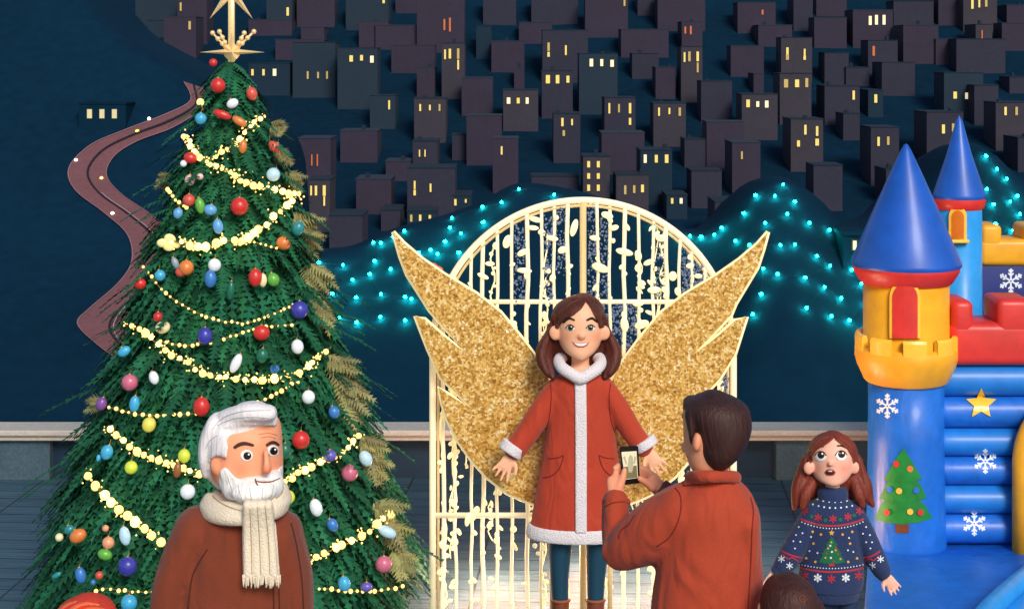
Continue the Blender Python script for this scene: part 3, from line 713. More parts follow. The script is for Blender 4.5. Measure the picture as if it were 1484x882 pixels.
# baubles: x, y, half width, half height, tilt, colour, label
BC = dict(red=(196, 48, 44), white=(226, 232, 238), cyan=(64, 164, 206), blue=(58, 120, 190), navy=(58, 60, 158), orange=(214, 124, 62), pink=(198, 104, 132), yellow=(222, 214, 92), lime=(206, 220, 70), green=(96, 170, 66), teal=(40, 130, 136), purple=(122, 76, 150), coral=(206, 84, 70), cream=(238, 226, 176), sky=(96, 160, 214), pale=(178, 214, 232), brown=(150, 92, 50), dteal=(24, 104, 80), blush=(226, 190, 178), grey=(140, 156, 168), peach=(226, 156, 118), lilac=(98, 90, 176))
BL = [
 (316,124,11,11,0,'red','round red bauble nearest the tip of the tree'), (309,91,6,6,0,'red','tiny red bauble tucked under the gold star'), (337,150,9,7,-.5,'white','white oval bauble under the topmost red one'),
 (291,172,8.5,8.5,0,'cyan','cyan bauble on the left edge under the tree tip'), (322,166,14,6,.35,'red','dark red cracker shaped ornament near the tree top'), (347,176,12,6,.55,'orange','orange cracker shaped ornament beside the upper garland'),
 (365,136,8,10,-.3,'coral','soft coral ornament on the right edge near the top'), (398,213,11,7,.7,'coral','coral leaf shaped ornament on the right upper edge'), (352,213,6,10,.1,'orange','orange drop ornament under the upper garland'),
 (276,229,10,8,.3,'red','crimson bauble at the left end of the upper garland'), (266,237,5,5,0,'white','small white drop beside the crimson bauble'), (275,261,7.5,8,0,'blush','pale pink bauble at the left above the blue ones'), (290,256,5,5,0,'blush','small blush bauble beside the pale pink one'),
 (396,253,10,10,.4,'pale','large pale blue bauble on the right upper boughs'), (274,290,9,9,0,'coral','coral red bauble touching a green one'), (290,298,7,12,-.2,'green','leaf green oval ornament beside the coral bauble'),
 (305,304,9.5,8,.2,'sky','sky blue bauble left of the big red one'), (258,309,7,8,.2,'sky','small sky blue bauble at the left edge'), (316,328,7.5,11,-.15,'sky','sky blue drop shaped bauble above the bright garland'), (347,299,13,13,0,'red','large red bauble on the centre of the upper tree'),
 (432,331,9,11,.3,'teal','teal oval ornament on the right edge'), (411,352,11,10,0,'orange','orange bauble under the right shoulder'), (270,388,11,11,0,'orange','orange bauble left of centre under the bright garland'), (262,394,8,7,0,'coral','coral bauble half hidden behind an orange one'),
 (232,399,8,8,-.3,'cyan','cyan bauble at the start of the long thin chain'), (203,411,9,8,0,'red','soft red bauble on the left edge beside the road'), (254,381,5,9,-.4,'grey','grey crystal drop above the orange bauble'), (311,384,9.5,9.5,0,'white','round white bauble on the middle of the tree'),
 (305,404,9,13,0,'blue','blue oval bauble under the round white one'), (370,402,10,13,0,'red','red oval ornament beside the yellow and green ones'), (381,406,6,10,0,'cream','cream yellow ornament between red and green'), (396,405,9,10,-.3,'green','bright green bauble right of the cream one'),
 (334,421,6,14,.1,'dteal','hanging green leaf ornament in the tree middle'), (297,487,11,13,0,'navy','dark blue bauble over the sagging thin chain'), (229,459,7,7,0,'red','small crimson bauble left of the long thin chain'), (236,474,11,9,-.3,'cream','creamy yellow bauble at the left end of the thick middle garland'),
 (379,482,12,11,0,'red','red bauble right of the sagging thin chain'), (434,449,13,13,0,'navy','large dark blue bauble on the right middle edge'), (431,502,9,10.5,-.1,'white','white oval bauble above the right of the thick middle garland'), (342,526,7,15,.45,'white','white tapered tumbler shaped ornament on the middle garland'),
 (380,515,9,11,.1,'dteal','dull green ornament right of the white tumbler shape'), (398,534,7,8,0,'blue','small blue bauble under the dull green ornament'), (180,509,10,7,-.6,'cyan','cyan capsule ornament on the left edge by the road'), (188,554,12,12,0,'pink','large pink bauble on the left boughs'),
 (223,547,7,10,-.3,'white','left lobe white bean shaped bauble beside the pink one'), (292,589,12,14,0,'red','large red bauble left above the old man'), (195,585,7.5,12,.1,'cyan','cyan oval bauble under the pink one'), (147,585,8,10,.3,'purple','purple ornament at the far left bough tip'), (216,615,10,11,.3,'yellow','yellow oval bauble under the level thin chain'),
 (447,575,9.5,10,0,'white','round white bauble right above the old man'), (484,597,8,9.5,-.3,'blue','blue oval bauble on the right boughs'), (436,637,13,13,0,'red','large red bauble right of the old man face'), (478,660,10,9,0,'lilac','violet bauble next to the right glowing garland'), (507,685,12,12,0,'pink','rose pink bauble on the right lower boughs'),
 (267,660,9,10,0,'lime','lime bauble left of the old man ear'), (257,681,6,11,.1,'brown','brown gingerbread coloured ornament under the lime bauble'), (155,655,9,11,.3,'cyan','cyan bauble on the left edge above the lower garland'), (143,664,3.5,6,0,'cyan','tiny cyan drop beside the left cyan bauble'),
 (190,677,9.5,9.5,0,'lime','round yellow green bauble on the lower left'), (272,712,11,11,0,'white','round white bauble beside the old man scarf'), (418,720,9.5,10,0,'lime','lime bauble against the old man beard'), (458,735,9,13,-.3,'white','white bean shaped bauble right of the old man'),
 (482,760,8,10,-.5,'blue','blue oval bauble over the lower right garland'), (561,770,14,8,.45,'pale','pale blue leaf shaped ornament at the lower right edge'), (530,664,9,12,-.5,'pale','light blue oval ornament at the right edge'), (413,653,9,12,0,'dteal','dark green bauble behind the old man nose'),
 (556,817,12,12,0,'pink','bright pink bauble near the bottom right'), (499,845,9,11,-.2,'cyan','light blue bauble at the bottom right by the coat'), (531,850,9,7,0,'lilac','violet bauble on the bottom right thin chain'), (113,776,13,10,-.5,'orange','orange drum shaped ornament at the lower left'),
 (101,767,8,7,-.4,'teal','teal ornament behind the orange drum shape'), (86,778,6,6,0,'cream','cream bauble at the far left bottom'), (153,765,5,5,0,'peach','small peach bauble above the two lower ones'), (157,786,9,9,0,'peach','peach bauble in the lower left cluster'),
 (152,803,11,8,.3,'green','pale green ornament under the peach bauble'), (181,776,8,14,-.2,'pale','white and blue drop ornament beside the falling garland'), (185,820,14,14,0,'navy','dark blue bauble at the lower left'), (117,833,8,12,-.2,'blue','blue oval bauble at the bottom left edge'), (144,833,6,6,0,'coral','small orange bauble near the bottom left'),
 (187,873,12,12,0,'cyan','cyan bauble at the very bottom beside the red hat'), (82,833,8,4,-.5,'teal','small teal ornament on the lowest left bough'), (135,843,4,4,0,'blue','tiny blue bauble near the bottom left thin chain'),
]
CAPG = mat('ornament cap', (190, 160, 90), rough=0.4, metal=0.5)
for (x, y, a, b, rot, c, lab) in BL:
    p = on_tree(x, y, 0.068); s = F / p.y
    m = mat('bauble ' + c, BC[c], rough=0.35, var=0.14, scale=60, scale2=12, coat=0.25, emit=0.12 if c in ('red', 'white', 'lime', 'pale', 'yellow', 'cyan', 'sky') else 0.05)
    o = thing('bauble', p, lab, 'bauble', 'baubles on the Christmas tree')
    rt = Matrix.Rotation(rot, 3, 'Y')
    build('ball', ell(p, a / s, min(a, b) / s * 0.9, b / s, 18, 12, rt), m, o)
    if b > 6: 
        tp = p + rt @ Vector((0, 0, b / s)); build('hanger', G().add(ell(tp, .007, .007, .005, 8, 6)).add(tube([tp, tp + Vector((0, .03, .018))], .0013, 4)), CAPG, o)
# cream bow at the left end of the bright garland
p = on_tree(236, 352, .05)
g = G().add(ell(p, .03, .015, .022, 12, 8)).add(ell(p + Vector((.035, 0, .02)), .03, .014, .024, 12, 8, Matrix.Rotation(.5, 3, 'Y'))).add(ell(p + Vector((.03, 0, -.02)), .028, .014, .02, 12, 8)).add(ell(p + Vector((.065, 0, -.012)), .02, .012, .015, 12, 8))
tag(build('ribbon_bow', g, mat('cream bow', (240, 220, 150), rough=0.5, emit=0.3, ergb=(255, 225, 140))), 'cream ribbon bow on the left end of the broad bright garland', 'bow')

# ------------------------------------------------------------------ light arch
AY = 7.96; AS = F / AY
arch = thing('light_arch', ((845 - CX) * AY / F, AY, 0), 'round topped cream arch of glowing bars and leaf lights behind the wings', 'light arch')
GN = mat('gold post', (214, 186, 130), rough=0.5, var=0.2, scale=120, emit=0.15, ergb=(255, 220, 150))
yb = HY + H * AS                                            # floor row at the arch
RAD, ACX, ACY = 218, 845, 508
def arch_y(x): return ACY - math.sqrt(max(0, RAD ** 2 - (x - ACX) ** 2))
def apath(dr, n=60):
    p = [W(ACX - RAD + dr, yb, AY), W(ACX - RAD + dr, 700, AY)]
    for k in range(n + 1):
        a = math.pi - math.pi * k / n; p.append(W(ACX + (RAD - dr) * math.cos(a), ACY - (RAD - dr) * math.sin(a), AY))
    return p + [W(ACX + RAD - dr, 700, AY), W(ACX + RAD - dr, yb, AY)]
build('frame', tube(apath(0), 0.017, 10), CREAM_E, arch)
build('inner_rim', tube(apath(8), 0.007, 8), GN, arch)
build('centre_post', tube([W(845, yb, AY), W(845, 292, AY)], 0.017, 10), GN, arch)
for y, r in ((437, .012), (746, .014)): build('crossbar', tube([W(ACX - RAD + 4, y, AY), W(ACX + RAD - 4, y, AY)], r, 8), CREAM_E, arch)
bars = [642, 660, 683, 700, 720, 742, 764, 784, 803, 822, 866, 884, 905, 925, 946, 966, 985, 1003, 1022, 1042]
for i, x in enumerate(bars):
    pts = [W(x + random.uniform(-1.5, 1.5), y, AY + random.uniform(-.008, .008)) for y in [arch_y(x) + (yb - arch_y(x)) * k / 12 for k in range(13)]]
    build('bar', tube(pts, 0.0085 if i % 3 else 0.011, 7, 2), CREAM_E, arch)
# leaf shaped lights on the bars
LEAF = mat('leaf light', (248, 236, 186), rough=0.5, emit=0.55, ergb=(255, 234, 170))
lv = [(661,355,14,8),(665,368,12,6),(690,362,20,8),(710,382,14,7),(735,350,12,20),(757,366,16,9),(760,392,22,8),(772,330,18,7),(776,318,20,8),(800,345,18,8),(815,362,14,10),(832,330,10,26),(862,345,16,8),(880,312,18,10),(870,388,26,12),(905,365,26,10),(890,330,14,8),(925,370,10,16),(940,380,16,8),(958,345,16,10),(965,318,14,8),(985,352,16,8),(1000,385,12,8),(948,420,20,10),(925,440,16,8),(905,470,12,22),(930,470,22,12),(720,460,14,10),(742,474,16,12),(760,500,10,20),(1012,400,12,7),(648,592,10,18),(655,642,16,10),(652,660,10,16),(662,700,9,12),(668,690,12,6),(690,740,14,22),(678,752,12,30),(665,770,9,16),(700,764,10,8),(744,766,14,14),(745,790,9,24),(640,828,22,14),(655,850,14,10),(700,800,10,12),(712,838,14,8),(730,852,20,6),(775,790,10,10),(800,800,12,10),(640,790,10,18),(652,870,12,8),(900,800,12,12),(930,780,10,16),(760,845,12,8),(690,868,18,6),(820,860,14,8),(885,850,12,12),(1010,560,12,10),(1040,590,10,16),(1030,640,12,8),(1048,680,8,14),(975,400,12,14),(700,400,18,7),(720,330,10,16),(1020,420,10,10)]
for (x, y, a, b) in lv:
    if y > yb - 6 or (x - ACX) ** 2 + min(0, y - ACY) ** 2 > (RAD - 12) ** 2: continue
    if y > 560: a, b = a * .7, b * .7
    build('leaf_light', ell(W(x, y, AY - .012), a / 2 / AS, .010, b / 2 / AS, 12, 8, Matrix.Rotation(random.uniform(-.5, .5), 3, 'Y')), LEAF, arch)
# frosted bead mesh stretched between some bars
BEAD = mat('frost bead', (112, 130, 160), rough=0.6, emit=0.04, ergb=(120, 150, 200)); g = G()
for (x0, x1, y0, y1, n) in ((742, 764, 320, 440, 70), (784, 803, 310, 440, 60), (803, 822, 300, 400, 40), (850, 866, 300, 440, 70), (866, 884, 310, 440, 60), (884, 905, 440, 540, 90), (905, 925, 440, 520, 70), (946, 966, 350, 437, 50), (985, 1003, 360, 437, 90), (1003, 1022, 380, 437, 60), (1022, 1040, 400, 440, 30), (870, 886, 440, 530, 70), (1005, 1060, 470, 530, 60), (1040, 1058, 540, 620, 60), (985, 1050, 660, 740, 90)):
    for k in range(n * 2):
        x = random.uniform(x0 + 2, x1 - 2); y = random.uniform(max(y0, arch_y(x) + 8), y1); r = random.uniform(.7, 2.2) / AS
        g.add(ell(W(x, y, AY + random.uniform(-.01, .01)), r, r, r, 5, 4))
# icicle strands and droplets of light between the bars
gi_ = G()
for k in range(46):
    x = random.uniform(640, 1048); y0 = random.uniform(arch_y(x) + 4, 640) if k < 30 else random.uniform(640, 800); L = random.uniform(50, 190); pts = []
    for q in range(9): pts.append(W(x + 3.5 * math.sin(q * 1.3 + k), min(yb - 4, y0 + L * q / 8), AY + .015 + .012 * math.sin(q + k)))
    gi_.add(tube(pts, random.uniform(.0025, .0045), 5))
    for q in range(7):
        t_ = random.random(); yy = min(yb - 6, y0 + L * t_); gi_.add(ell(W(x + random.uniform(-4, 4), yy, AY + random.uniform(-.012, .02)), random.uniform(1.5, 4.5) / AS, .007, random.uniform(2, 6) / AS, 8, 6, Matrix.Rotation(random.uniform(-1, 1), 3, 'Y')))
for i, x in enumerate(bars):
    for q in range(9):
        yy = random.uniform(arch_y(x) + 6, yb - 10); gi_.add(ell(W(x + random.uniform(-5, 5), yy, AY - .01), random.uniform(2, 5) / AS, .008, random.uniform(2.5, 7) / AS, 8, 6, Matrix.Rotation(random.uniform(-1.2, 1.2), 3, 'Y')))
build('icicle_lights', gi_, LEAF, arch)['kind'] = 'stuff'
build('bead_mesh', g, BEAD, arch)['kind'] = 'stuff'
# little red songbird shaped light on the arch rim
g = fuse([ell(W(628, 384, 7.86), .018, .014, .012), ell(W(636, 388, 7.86), .024, .014, .010, rot=Matrix.Rotation(.4, 3, 'Y')), ell(W(622, 381, 7.86), .009, .009, .008)], .004, 3)
tag(build('bird_ornament', g, mat('red bird', (190, 90, 74), rough=.5, emit=.25, ergb=(240, 120, 90))), 'small reddish bird ornament perched on the upper edge of the left wing', 'ornament')

# ------------------------------------------------------------------ glitter wings
def glitter():
    m = bpy.data.materials.new('gold glitter'); m.use_nodes = True; nt = m.node_tree; b = nt.nodes['Principled BSDF']
    tc = nt.nodes.new('ShaderNodeTexCoord'); v = nt.nodes.new('ShaderNodeTexVoronoi'); v.inputs['Scale'].default_value = 95
    nt.links.new(tc.outputs['Object'], v.inputs['Vector'])
    sp = nt.nodes.new('ShaderNodeSeparateColor'); nt.links.new(v.outputs['Color'], sp.inputs[0])
    n = nt.nodes.new('ShaderNodeTexNoise'); n.inputs['Scale'].default_value = 28; n.inputs['Detail'].default_value = 5; nt.links.new(tc.outputs['Object'], n.inputs['Vector'])
    ma = nt.nodes.new('ShaderNodeMath'); ma.operation = 'MULTIPLY_ADD'; ma.inputs[1].default_value = 0.55
    nt.links.new(sp.outputs[0], ma.inputs[0])
    m2 = nt.nodes.new('ShaderNodeMath'); m2.operation = 'MULTIPLY'; m2.inputs[1].default_value = 0.5; nt.links.new(n.outputs['Fac'], m2.inputs[0]); nt.links.new(m2.outputs[0], ma.inputs[2])
    rp = nt.nodes.new('ShaderNodeValToRGB'); e = rp.color_ramp.elements
    e[0].position = 0.15; e[0].color = lin((136, 88, 28)); e[1].position = 0.9; e[1].color = lin((255, 248, 212))
    for p, c in ((0.35, (188, 134, 52)), (0.55, (222, 172, 82)), (0.72, (244, 204, 122))):
        q = e.new(p); q.color = lin(c)
    nt.links.new(ma.outputs[0], rp.inputs['Fac']); nt.links.new(rp.outputs['Color'], b.inputs['Base Color'])
    b.inputs['Metallic'].default_value = 0.12; b.inputs['Roughness'].default_value = 0.42
    bp = nt.nodes.new('ShaderNodeBump'); bp.inputs['Strength'].default_value = 0.9; bp.inputs['Distance'].default_value = 0.01
    nt.links.new(sp.outputs[1], bp.inputs['Height']); nt.links.new(bp.outputs['Normal'], b.inputs['Normal'])
    return m
GL = glitter(); RIM = mat('wing rim', (250, 232, 180), rough=0.5, emit=0.35, ergb=(255, 228, 165))
LW = [(570,336),(585,352),(612,375),(645,398),(690,425),(725,452),(755,488),(785,528),(800,560),(815,620),(815,738),(790,735),(758,724),(735,714),(705,690),(685,668),(665,640),(648,607),(641,585),(636,561),(653,573),(687,594),(653,560),(639,547),(620,505),(602,458),(615,462),(642,486),(679,514),(650,480),(623,450),(590,398),(580,372)]
RW = [(1113,336),(1098,353),(1071,376),(1038,399),(993,426),(958,453),(928,489),(898,529),(883,560),(868,620),(868,738),(893,735),(925,724),(948,714),(978,690),(998,668),(1018,640),(1035,607),(1042,585),(1047,561),(1030,573),(996,594),(1032,560),(1044,547),(1065,513),(1082,459),(1066,464),(1039,488),(1004,514),(1035,482),(1060,455),(1066,440),(1098,387),(1106,362)]
GY = 7.845
wings = thing('angel_wings', W(842, 738, GY), 'pair of big gold glitter angel wings with pale rims behind the woman in red', 'wings')
for pl in (LW, RW):
    q, f = tri2d(pl, 9)
    wg = build('wing', solid(q, f, lambda i: W(q[i].x, q[i].y, GY - .022), lambda i: W(q[i].x, q[i].y, GY + .022)), GL, wings, smooth=False)
    build('rim', tube([W(a, b, GY) for a, b in pl + pl[:1]], 0.0115, 8), RIM, wg)
for x in (800, 884): build('stand_leg', tube([W(x, 736, GY), W(x, HY + H * F / GY, GY)], .012, 8), GN, wings)
# point lights added behind the arch to carry its glow onto paving and tree
for (x, y, dY, pw, rad) in ((660, 880, .28, 14, .06), (720, 880, .6, 22, .06), (790, 880, .28, 18, .06), (845, 880, .8, 22, .06), (900, 880, .28, 18, .06), (970, 880, .6, 22, .06), (1030, 880, .28, 14, .06), (640, 560, .12, 2, .04), (1050, 560, .12, 2, .04), (845, 320, .15, 3, .04)):
    l = bpy.data.lights.new('arch_glow_light', 'POINT'); l.energy = pw; l.color = (1, .53, .33); l.shadow_soft_size = rad
    lo = bpy.data.objects.new('arch_glow_light', l); COL.objects.link(lo); lo.location = W(x, y, AY + dY); lo.location.z = max(lo.location.z, .22)

# ------------------------------------------------------------------ bouncy castle
CB = mat('blue vinyl', (26, 106, 204), rough=0.45, var=0.16, scale=14, scale2=3, coat=0.15, fold=.18); CB2 = mat('light blue vinyl', (40, 150, 226), rough=0.45, var=0.14, scale=14, coat=0.15)
CN = mat('navy vinyl', (30, 48, 120), rough=0.4, var=0.1, coat=0.2); CR_ = mat('red vinyl', (214, 52, 46), rough=0.45, var=0.14, scale=14, coat=0.15); CY = mat('yellow vinyl', (246, 172, 36), rough=0.45, var=0.14, scale=14, coat=0.15)
CYL = mat('bright yellow vinyl', (250, 196, 60), rough=0.35, var=0.1, coat=0.3); CO = mat('dark orange vinyl', (206, 112, 24), rough=0.4); CROOF = mat('roof blue vinyl', (24, 86, 184), rough=0.42, var=0.16, scale=10, coat=0.15)
SNOW = mat('white print', (232, 240, 250), rough=0.5, var=.04); GRN = mat('green print', (28, 130, 50), rough=.5, var=.25, scale=20); BRN = mat('brown print', (112, 60, 30), rough=.6)
castle = thing('bouncy_castle', W(1460, 800, 8.9) - Vector((0, 0, W(1460, 800, 8.9).z)), 'inflatable blue, yellow and red bouncy castle with pointed blue tower roofs', 'bouncy castle')
def zz(y, Y): return H - (y - HY) * Y / F
def xx(x, Y): return (x - CX) * Y / F
# base
b0 = xx(1247, 7.35)
bm = bmesh.new(); bp0 = [(1.62, 7.28), (5.6, 7.28), (5.6, 9.9), (2.45, 9.9), (2.3, 9.0), (1.89, 8.35)]
lo_ = [bm.verts.new((x, y, .005)) for x, y in bp0]; hi_ = [bm.verts.new((x, y, .24)) for x, y in bp0]
bm.faces.new(lo_[::-1]); bm.faces.new(hi_)
for i in range(6): bm.faces.new((lo_[i], lo_[(i + 1) % 6], hi_[(i + 1) % 6], hi_[i]))
bmesh.ops.bevel(bm, geom=bm.edges[:], offset=.06, segments=5, profile=.5, affect='EDGES'); bm.verts.index_update()
build('base', ([v.co.copy() for v in bm.verts], [tuple(v.index for v in f.verts) for f in bm.faces]), CB, castle); bm.free()
def tower(cx, cy, px_s, parent, back=False):
    pass
TYc = 8.46; ts = TYc / F
tx = xx(1313, TYc); tw = build('tower', lathe(tx, TYc, [(0.0, 0.2), (0.215, 0.2), (0.212, 0.26), (0.205, 0.5), (0.20, 0.8), (0.20, zz(548, TYc)), (0.0, zz(546, TYc))], 56), CB, castle)
r1 = 61 * ts; r2 = 72 * ts
tur = build('turret', lathe(tx, TYc, [(0.0, zz(552, TYc)), (57 * ts, zz(552, TYc)), (60 * ts, zz(549, TYc)), (70 * ts, zz(527, TYc)), (73 * ts, zz(516, TYc)), (73 * ts, zz(505, TYc)), (70 * ts, zz(499, TYc)), (61 * ts, zz(499, TYc)), (61 * ts, zz(396, TYc)), (0, zz(395, TYc))], 64), CY, castle)
for k in range(9):
    a0 = R(-90 - 17 + 40 * k); g = G()
    pr = [(64 * ts, zz(504, TYc)), (72.8 * ts, zz(506, TYc)), (73 * ts, zz(486, TYc)), (71 * ts, zz(482, TYc)), (66 * ts, zz(482, TYc)), (64 * ts, zz(486, TYc)), (64 * ts, zz(504, TYc))]
    v, f = lathe(tx, TYc, pr, 8, a0, a0 + R(26)); n = 9
    f = f + [tuple(i * n for i in range(6)), tuple(i * n + 8 for i in reversed(range(6)))]
    build('merlon', (v, f), CYL, tur, smooth=False)
build('ring', lathe(tx, TYc, [(60 * ts, zz(411, TYc)), (66 * ts, zz(407, TYc)), (75 * ts, zz(392, TYc)), (77 * ts, zz(382, TYc)), (70 * ts, zz(376, TYc))], 56), CR_, castle)
build('cone_roof', lathe(tx, TYc, [(74 * ts, zz(388, TYc)), (78.5 * ts, zz(383, TYc)), (78 * ts, zz(378, TYc)), (52 * ts, zz(317, TYc)), (26 * ts, zz(258, TYc)), (8 * ts, zz(219, TYc)), (3 * ts, zz(210, TYc)), (0.0, zz(208, TYc))], 56), CROOF, castle)
tb = G().add(([v + base_of(tur) for v in [x.co for x in tur.data.vertices]], [tuple(p.vertices) for p in tur.data.polygons])).bvh()
def archpoly(x0, x1, yt, ybm, n=12):
    r = (x1 - x0) / 2; c = (x0 + x1) / 2
    return [(x0, ybm)] + [(c - r * math.cos(math.pi * k / n), yt + r * 1.1 - r * 1.1 * math.sin(math.pi * k / n)) for k in range(n + 1)] + [(x1, ybm)]
fr = build('window', patch(archpoly(1289, 1334, 406, 490), tb, .018), CYL, castle, smooth=False); build('pane', patch(archpoly(1293, 1330, 411, 490), tb, .022), CR_, fr, smooth=False)
# back tower
TY2 = 9.25; s2 = TY2 / F; tx2 = xx(1390, TY2)
tw2 = build('tower', lathe(tx2, TY2, [(0.0, 0.2), (0.135, 0.2), (0.13, zz(300, TY2)), (0.0, zz(298, TY2))], 48), CB2, castle)
build('ring', lathe(tx2, TY2, [(31 * s2, zz(304, TY2)), (35 * s2, zz(300, TY2)), (37.5 * s2, zz(291, TY2)), (36 * s2, zz(283, TY2))], 48), CR_, castle)
build('cone_roof', lathe(tx2, TY2, [(35 * s2, zz(289, TY2)), (38 * s2, zz(286, TY2)), (37 * s2, zz(281, TY2)), (18 * s2, zz(224, TY2)), (5 * s2, zz(176, TY2)), (0.0, zz(167, TY2))], 48), CROOF, castle)
tb2 = G().add(([v.co + base_of(tw2) for v in tw2.data.vertices], [tuple(p.vertices) for p in tw2.data.polygons])).bvh()
fr = build('window', patch(archpoly(1375, 1401, 299, 348), tb2, .016), CYL, castle, smooth=False); build('pane', patch(archpoly(1379, 1397, 305, 346), tb2, .020), CO, fr, smooth=False)
build('sill', box(xx(1373, 9.1), xx(1404, 9.1), 9.08, 9.16, zz(352, 9.1), zz(347, 9.1), .006, 2), CYL, castle)
# rear yellow battlement, navy panel, red battlement
def blk(name, x0, x1, y0, y1, Y, dep, m, bev, par=castle): return build(name, box(xx(x0, Y), xx(x1, Y), Y, Y + dep, zz(y1, Y), zz(y0, Y), bev, 4), m, par)
yw = blk('yellow_wall', 1421, 1790, 347, 386, 9.3, .26, CY, .035)
for x0 in (1423, 1485, 1547, 1609, 1671, 1733): blk('merlon', x0, x0 + 30, 326, 362, 9.302, .25, CY, .03, yw)
npn = blk('navy_panel', 1417, 1790, 384, 640, 9.33, .16, CN, .01)
rw = blk('red_wall', 1378, 1790, 468, 531, 8.36, .3, CR_, .045)
for x0, x1, y0 in ((1381, 1412, 436), (1446, 1500, 434), (1545, 1590, 434), (1635, 1680, 434), (1725, 1770, 434)): blk('merlon', x0, x1, y0, 490, 8.362, .29, CR_, .035, rw)
# blue wall of stacked air tubes
tub = []
ys = [530, 577, 623, 664, 706, 748, 792]
for k in range(6):
    yc = (ys[k] + ys[k + 1]) / 2; hh = (ys[k + 1] - ys[k]) / 2 * 1.03
    v, f = loft([(xx(1372, 8.38), 8.46, zz(yc, 8.38), hh * 8.38 / F, .09), (xx(1600, 8.38), 8.46, zz(yc, 8.38), hh * 8.38 / F, .09), (xx(1790, 8.38), 8.46, zz(yc, 8.38), hh * 8.38 / F, .09)], 6, 24)
    o = build('air_tube', (v, f), CB if k % 2 else mat('mid blue vinyl', (28, 120, 208), rough=.45, var=.14, scale=14, coat=.15), castle); tub.append((v, f))
g = G()
for p in tub: g.add(p)
tbv = g.bvh()
# yellow entrance arch
YA = 8.31
def apth(xc, hw, yt, yb_, Y, n=24): return [W(xc - hw, yb_, Y)] + [W(xc - hw * math.cos(math.pi * k / n), yt + hw * 1.2 - hw * 1.2 * math.sin(math.pi * k / n), Y) for k in range(n + 1)] + [W(xc + hw, yb_, Y)]
ap = apth(1560, 80, 575, 800, YA)
build('entrance_arch', tube(ap, 13 * YA / F, 16), CY, castle)
door = apth(1560, 72, 582, 800, YA + .02)
V = door; build('entrance_opening', ([v + Vector((0, d_, 0)) for d_ in (-.02, .05) for v in V], [tuple(range(len(V)))[::-1], tuple(range(len(V), 2 * len(V)))] + [(i, (i + 1) % len(V), (i + 1) % len(V) + len(V), i + len(V)) for i in range(len(V))]), CY, castle, smooth=False)
# far tower outside the frame, ramp with bolsters
build('tower', lathe(xx(1810, 8.46), 8.46, [(0.0, 0.2), (0.21, 0.2), (0.20, 1.12), (0.0, 1.13)], 40), CB, castle)
build('turret', lathe(xx(1810, 8.46), 8.46, [(0, 1.1), (.21, 1.1), (.27, 1.18), (.27, 1.26), (.225, 1.27), (.225, 1.68), (0, 1.69)], 40), CY, castle)
build('cone_roof', lathe(xx(1810, 8.46), 8.46, [(.27, 1.68), (.29, 1.72), (.1, 2.2), (0, 2.38)], 40), CROOF, castle)
V = [Vector(q) for q in ((2.12, 7.15, .25), (3.06, 7.15, .25), (3.6, 7.95, .265), (2.66, 7.95, .265))]
V2 = [Vector(q) for q in ((1.86, 6.72, .03), (2.80, 6.72, .03))]
Vt = V + V2
build('ramp', (Vt + [v - Vector((0, 0, .025)) for v in Vt], [(0, 1, 2, 3), (4, 5, 1, 0), (9, 8, 7, 6), (6, 7, 11, 10), (3, 2, 8, 9), (4, 10, 11, 5), (0, 3, 9, 6), (2, 1, 7, 8), (4, 0, 6, 10), (1, 5, 11, 7)]), CB2, castle, smooth=False)
for dx in (0, .94): build('bolster', loft([(2.68 + dx, 7.97, .285, .045, .045), (2.12 + dx, 7.15, .28, .05, .05), (1.87 + dx, 6.74, .06, .05, .05)], 5, 18), CB2, castle)
# printed decorations
twb = G().add(([v.co + base_of(tw) for v in tw.data.vertices], [tuple(p.vertices) for p in tw.data.polygons])).bvh()
npb = G().add(box(xx(1417, 9.33), xx(1790, 9.33), 9.33, 9.5, zz(640, 9.33), zz(384, 9.33))).bvh()
for (x, y, r, bv) in ((1286, 588, 18, twb), (1428, 668, 18, tbv), (1412, 758, 18, tbv), (1465, 407, 18, npb)):
    g = G()
    for q in flake(x, y, r, 2.6, bv, .004): g.add(q)
    build('snowflake_print', g, SNOW, castle, smooth=False)
build('star_print', patch(star5(1422, 585, 23, .47), tbv, .008), CYL, castle, smooth=False)
pt = build('tree_print', G().add(patch([(1268, 752), (1277, 728), (1285, 722), (1331, 722), (1341, 732), (1351, 750), (1330, 757), (1307, 759), (1285, 757)], twb, .005)).add(patch([(1274, 722), (1286, 697), (1292, 693), (1326, 693), (1335, 703), (1343, 721), (1325, 726), (1307, 728), (1288, 726)], twb, .008)).add(patch([(1281, 695), (1296, 668), (1309, 649), (1322, 668), (1336, 693), (1322, 698), (1308, 699), (1294, 698)], twb, .011)), GRN, castle, smooth=False)
build('trunk_print', patch([(1297, 759), (1318, 759), (1317, 772), (1298, 772)], twb, .005), BRN, pt, smooth=False)
PD = {'r': mat('red dot', (206, 52, 44), rough=.5), 'y': mat('yellow dot', (240, 190, 70), rough=.5), 'b': mat('blue dot', (40, 110, 200), rough=.5), 'o': mat('orange dot', (224, 120, 60), rough=.5)}
for (x, y, c) in ((1299, 672, 'r'), (1319, 679, 'o'), (1289, 709, 'b'), (1303, 711, 'y'), (1328, 710, 'b'), (1285, 742, 'r'), (1319, 741, 'y'), (1334, 742, 'r')):
    build('print_dot', patch(disc(x, y, 4.6), twb, .0145, 3), PD[c], pt, smooth=False)
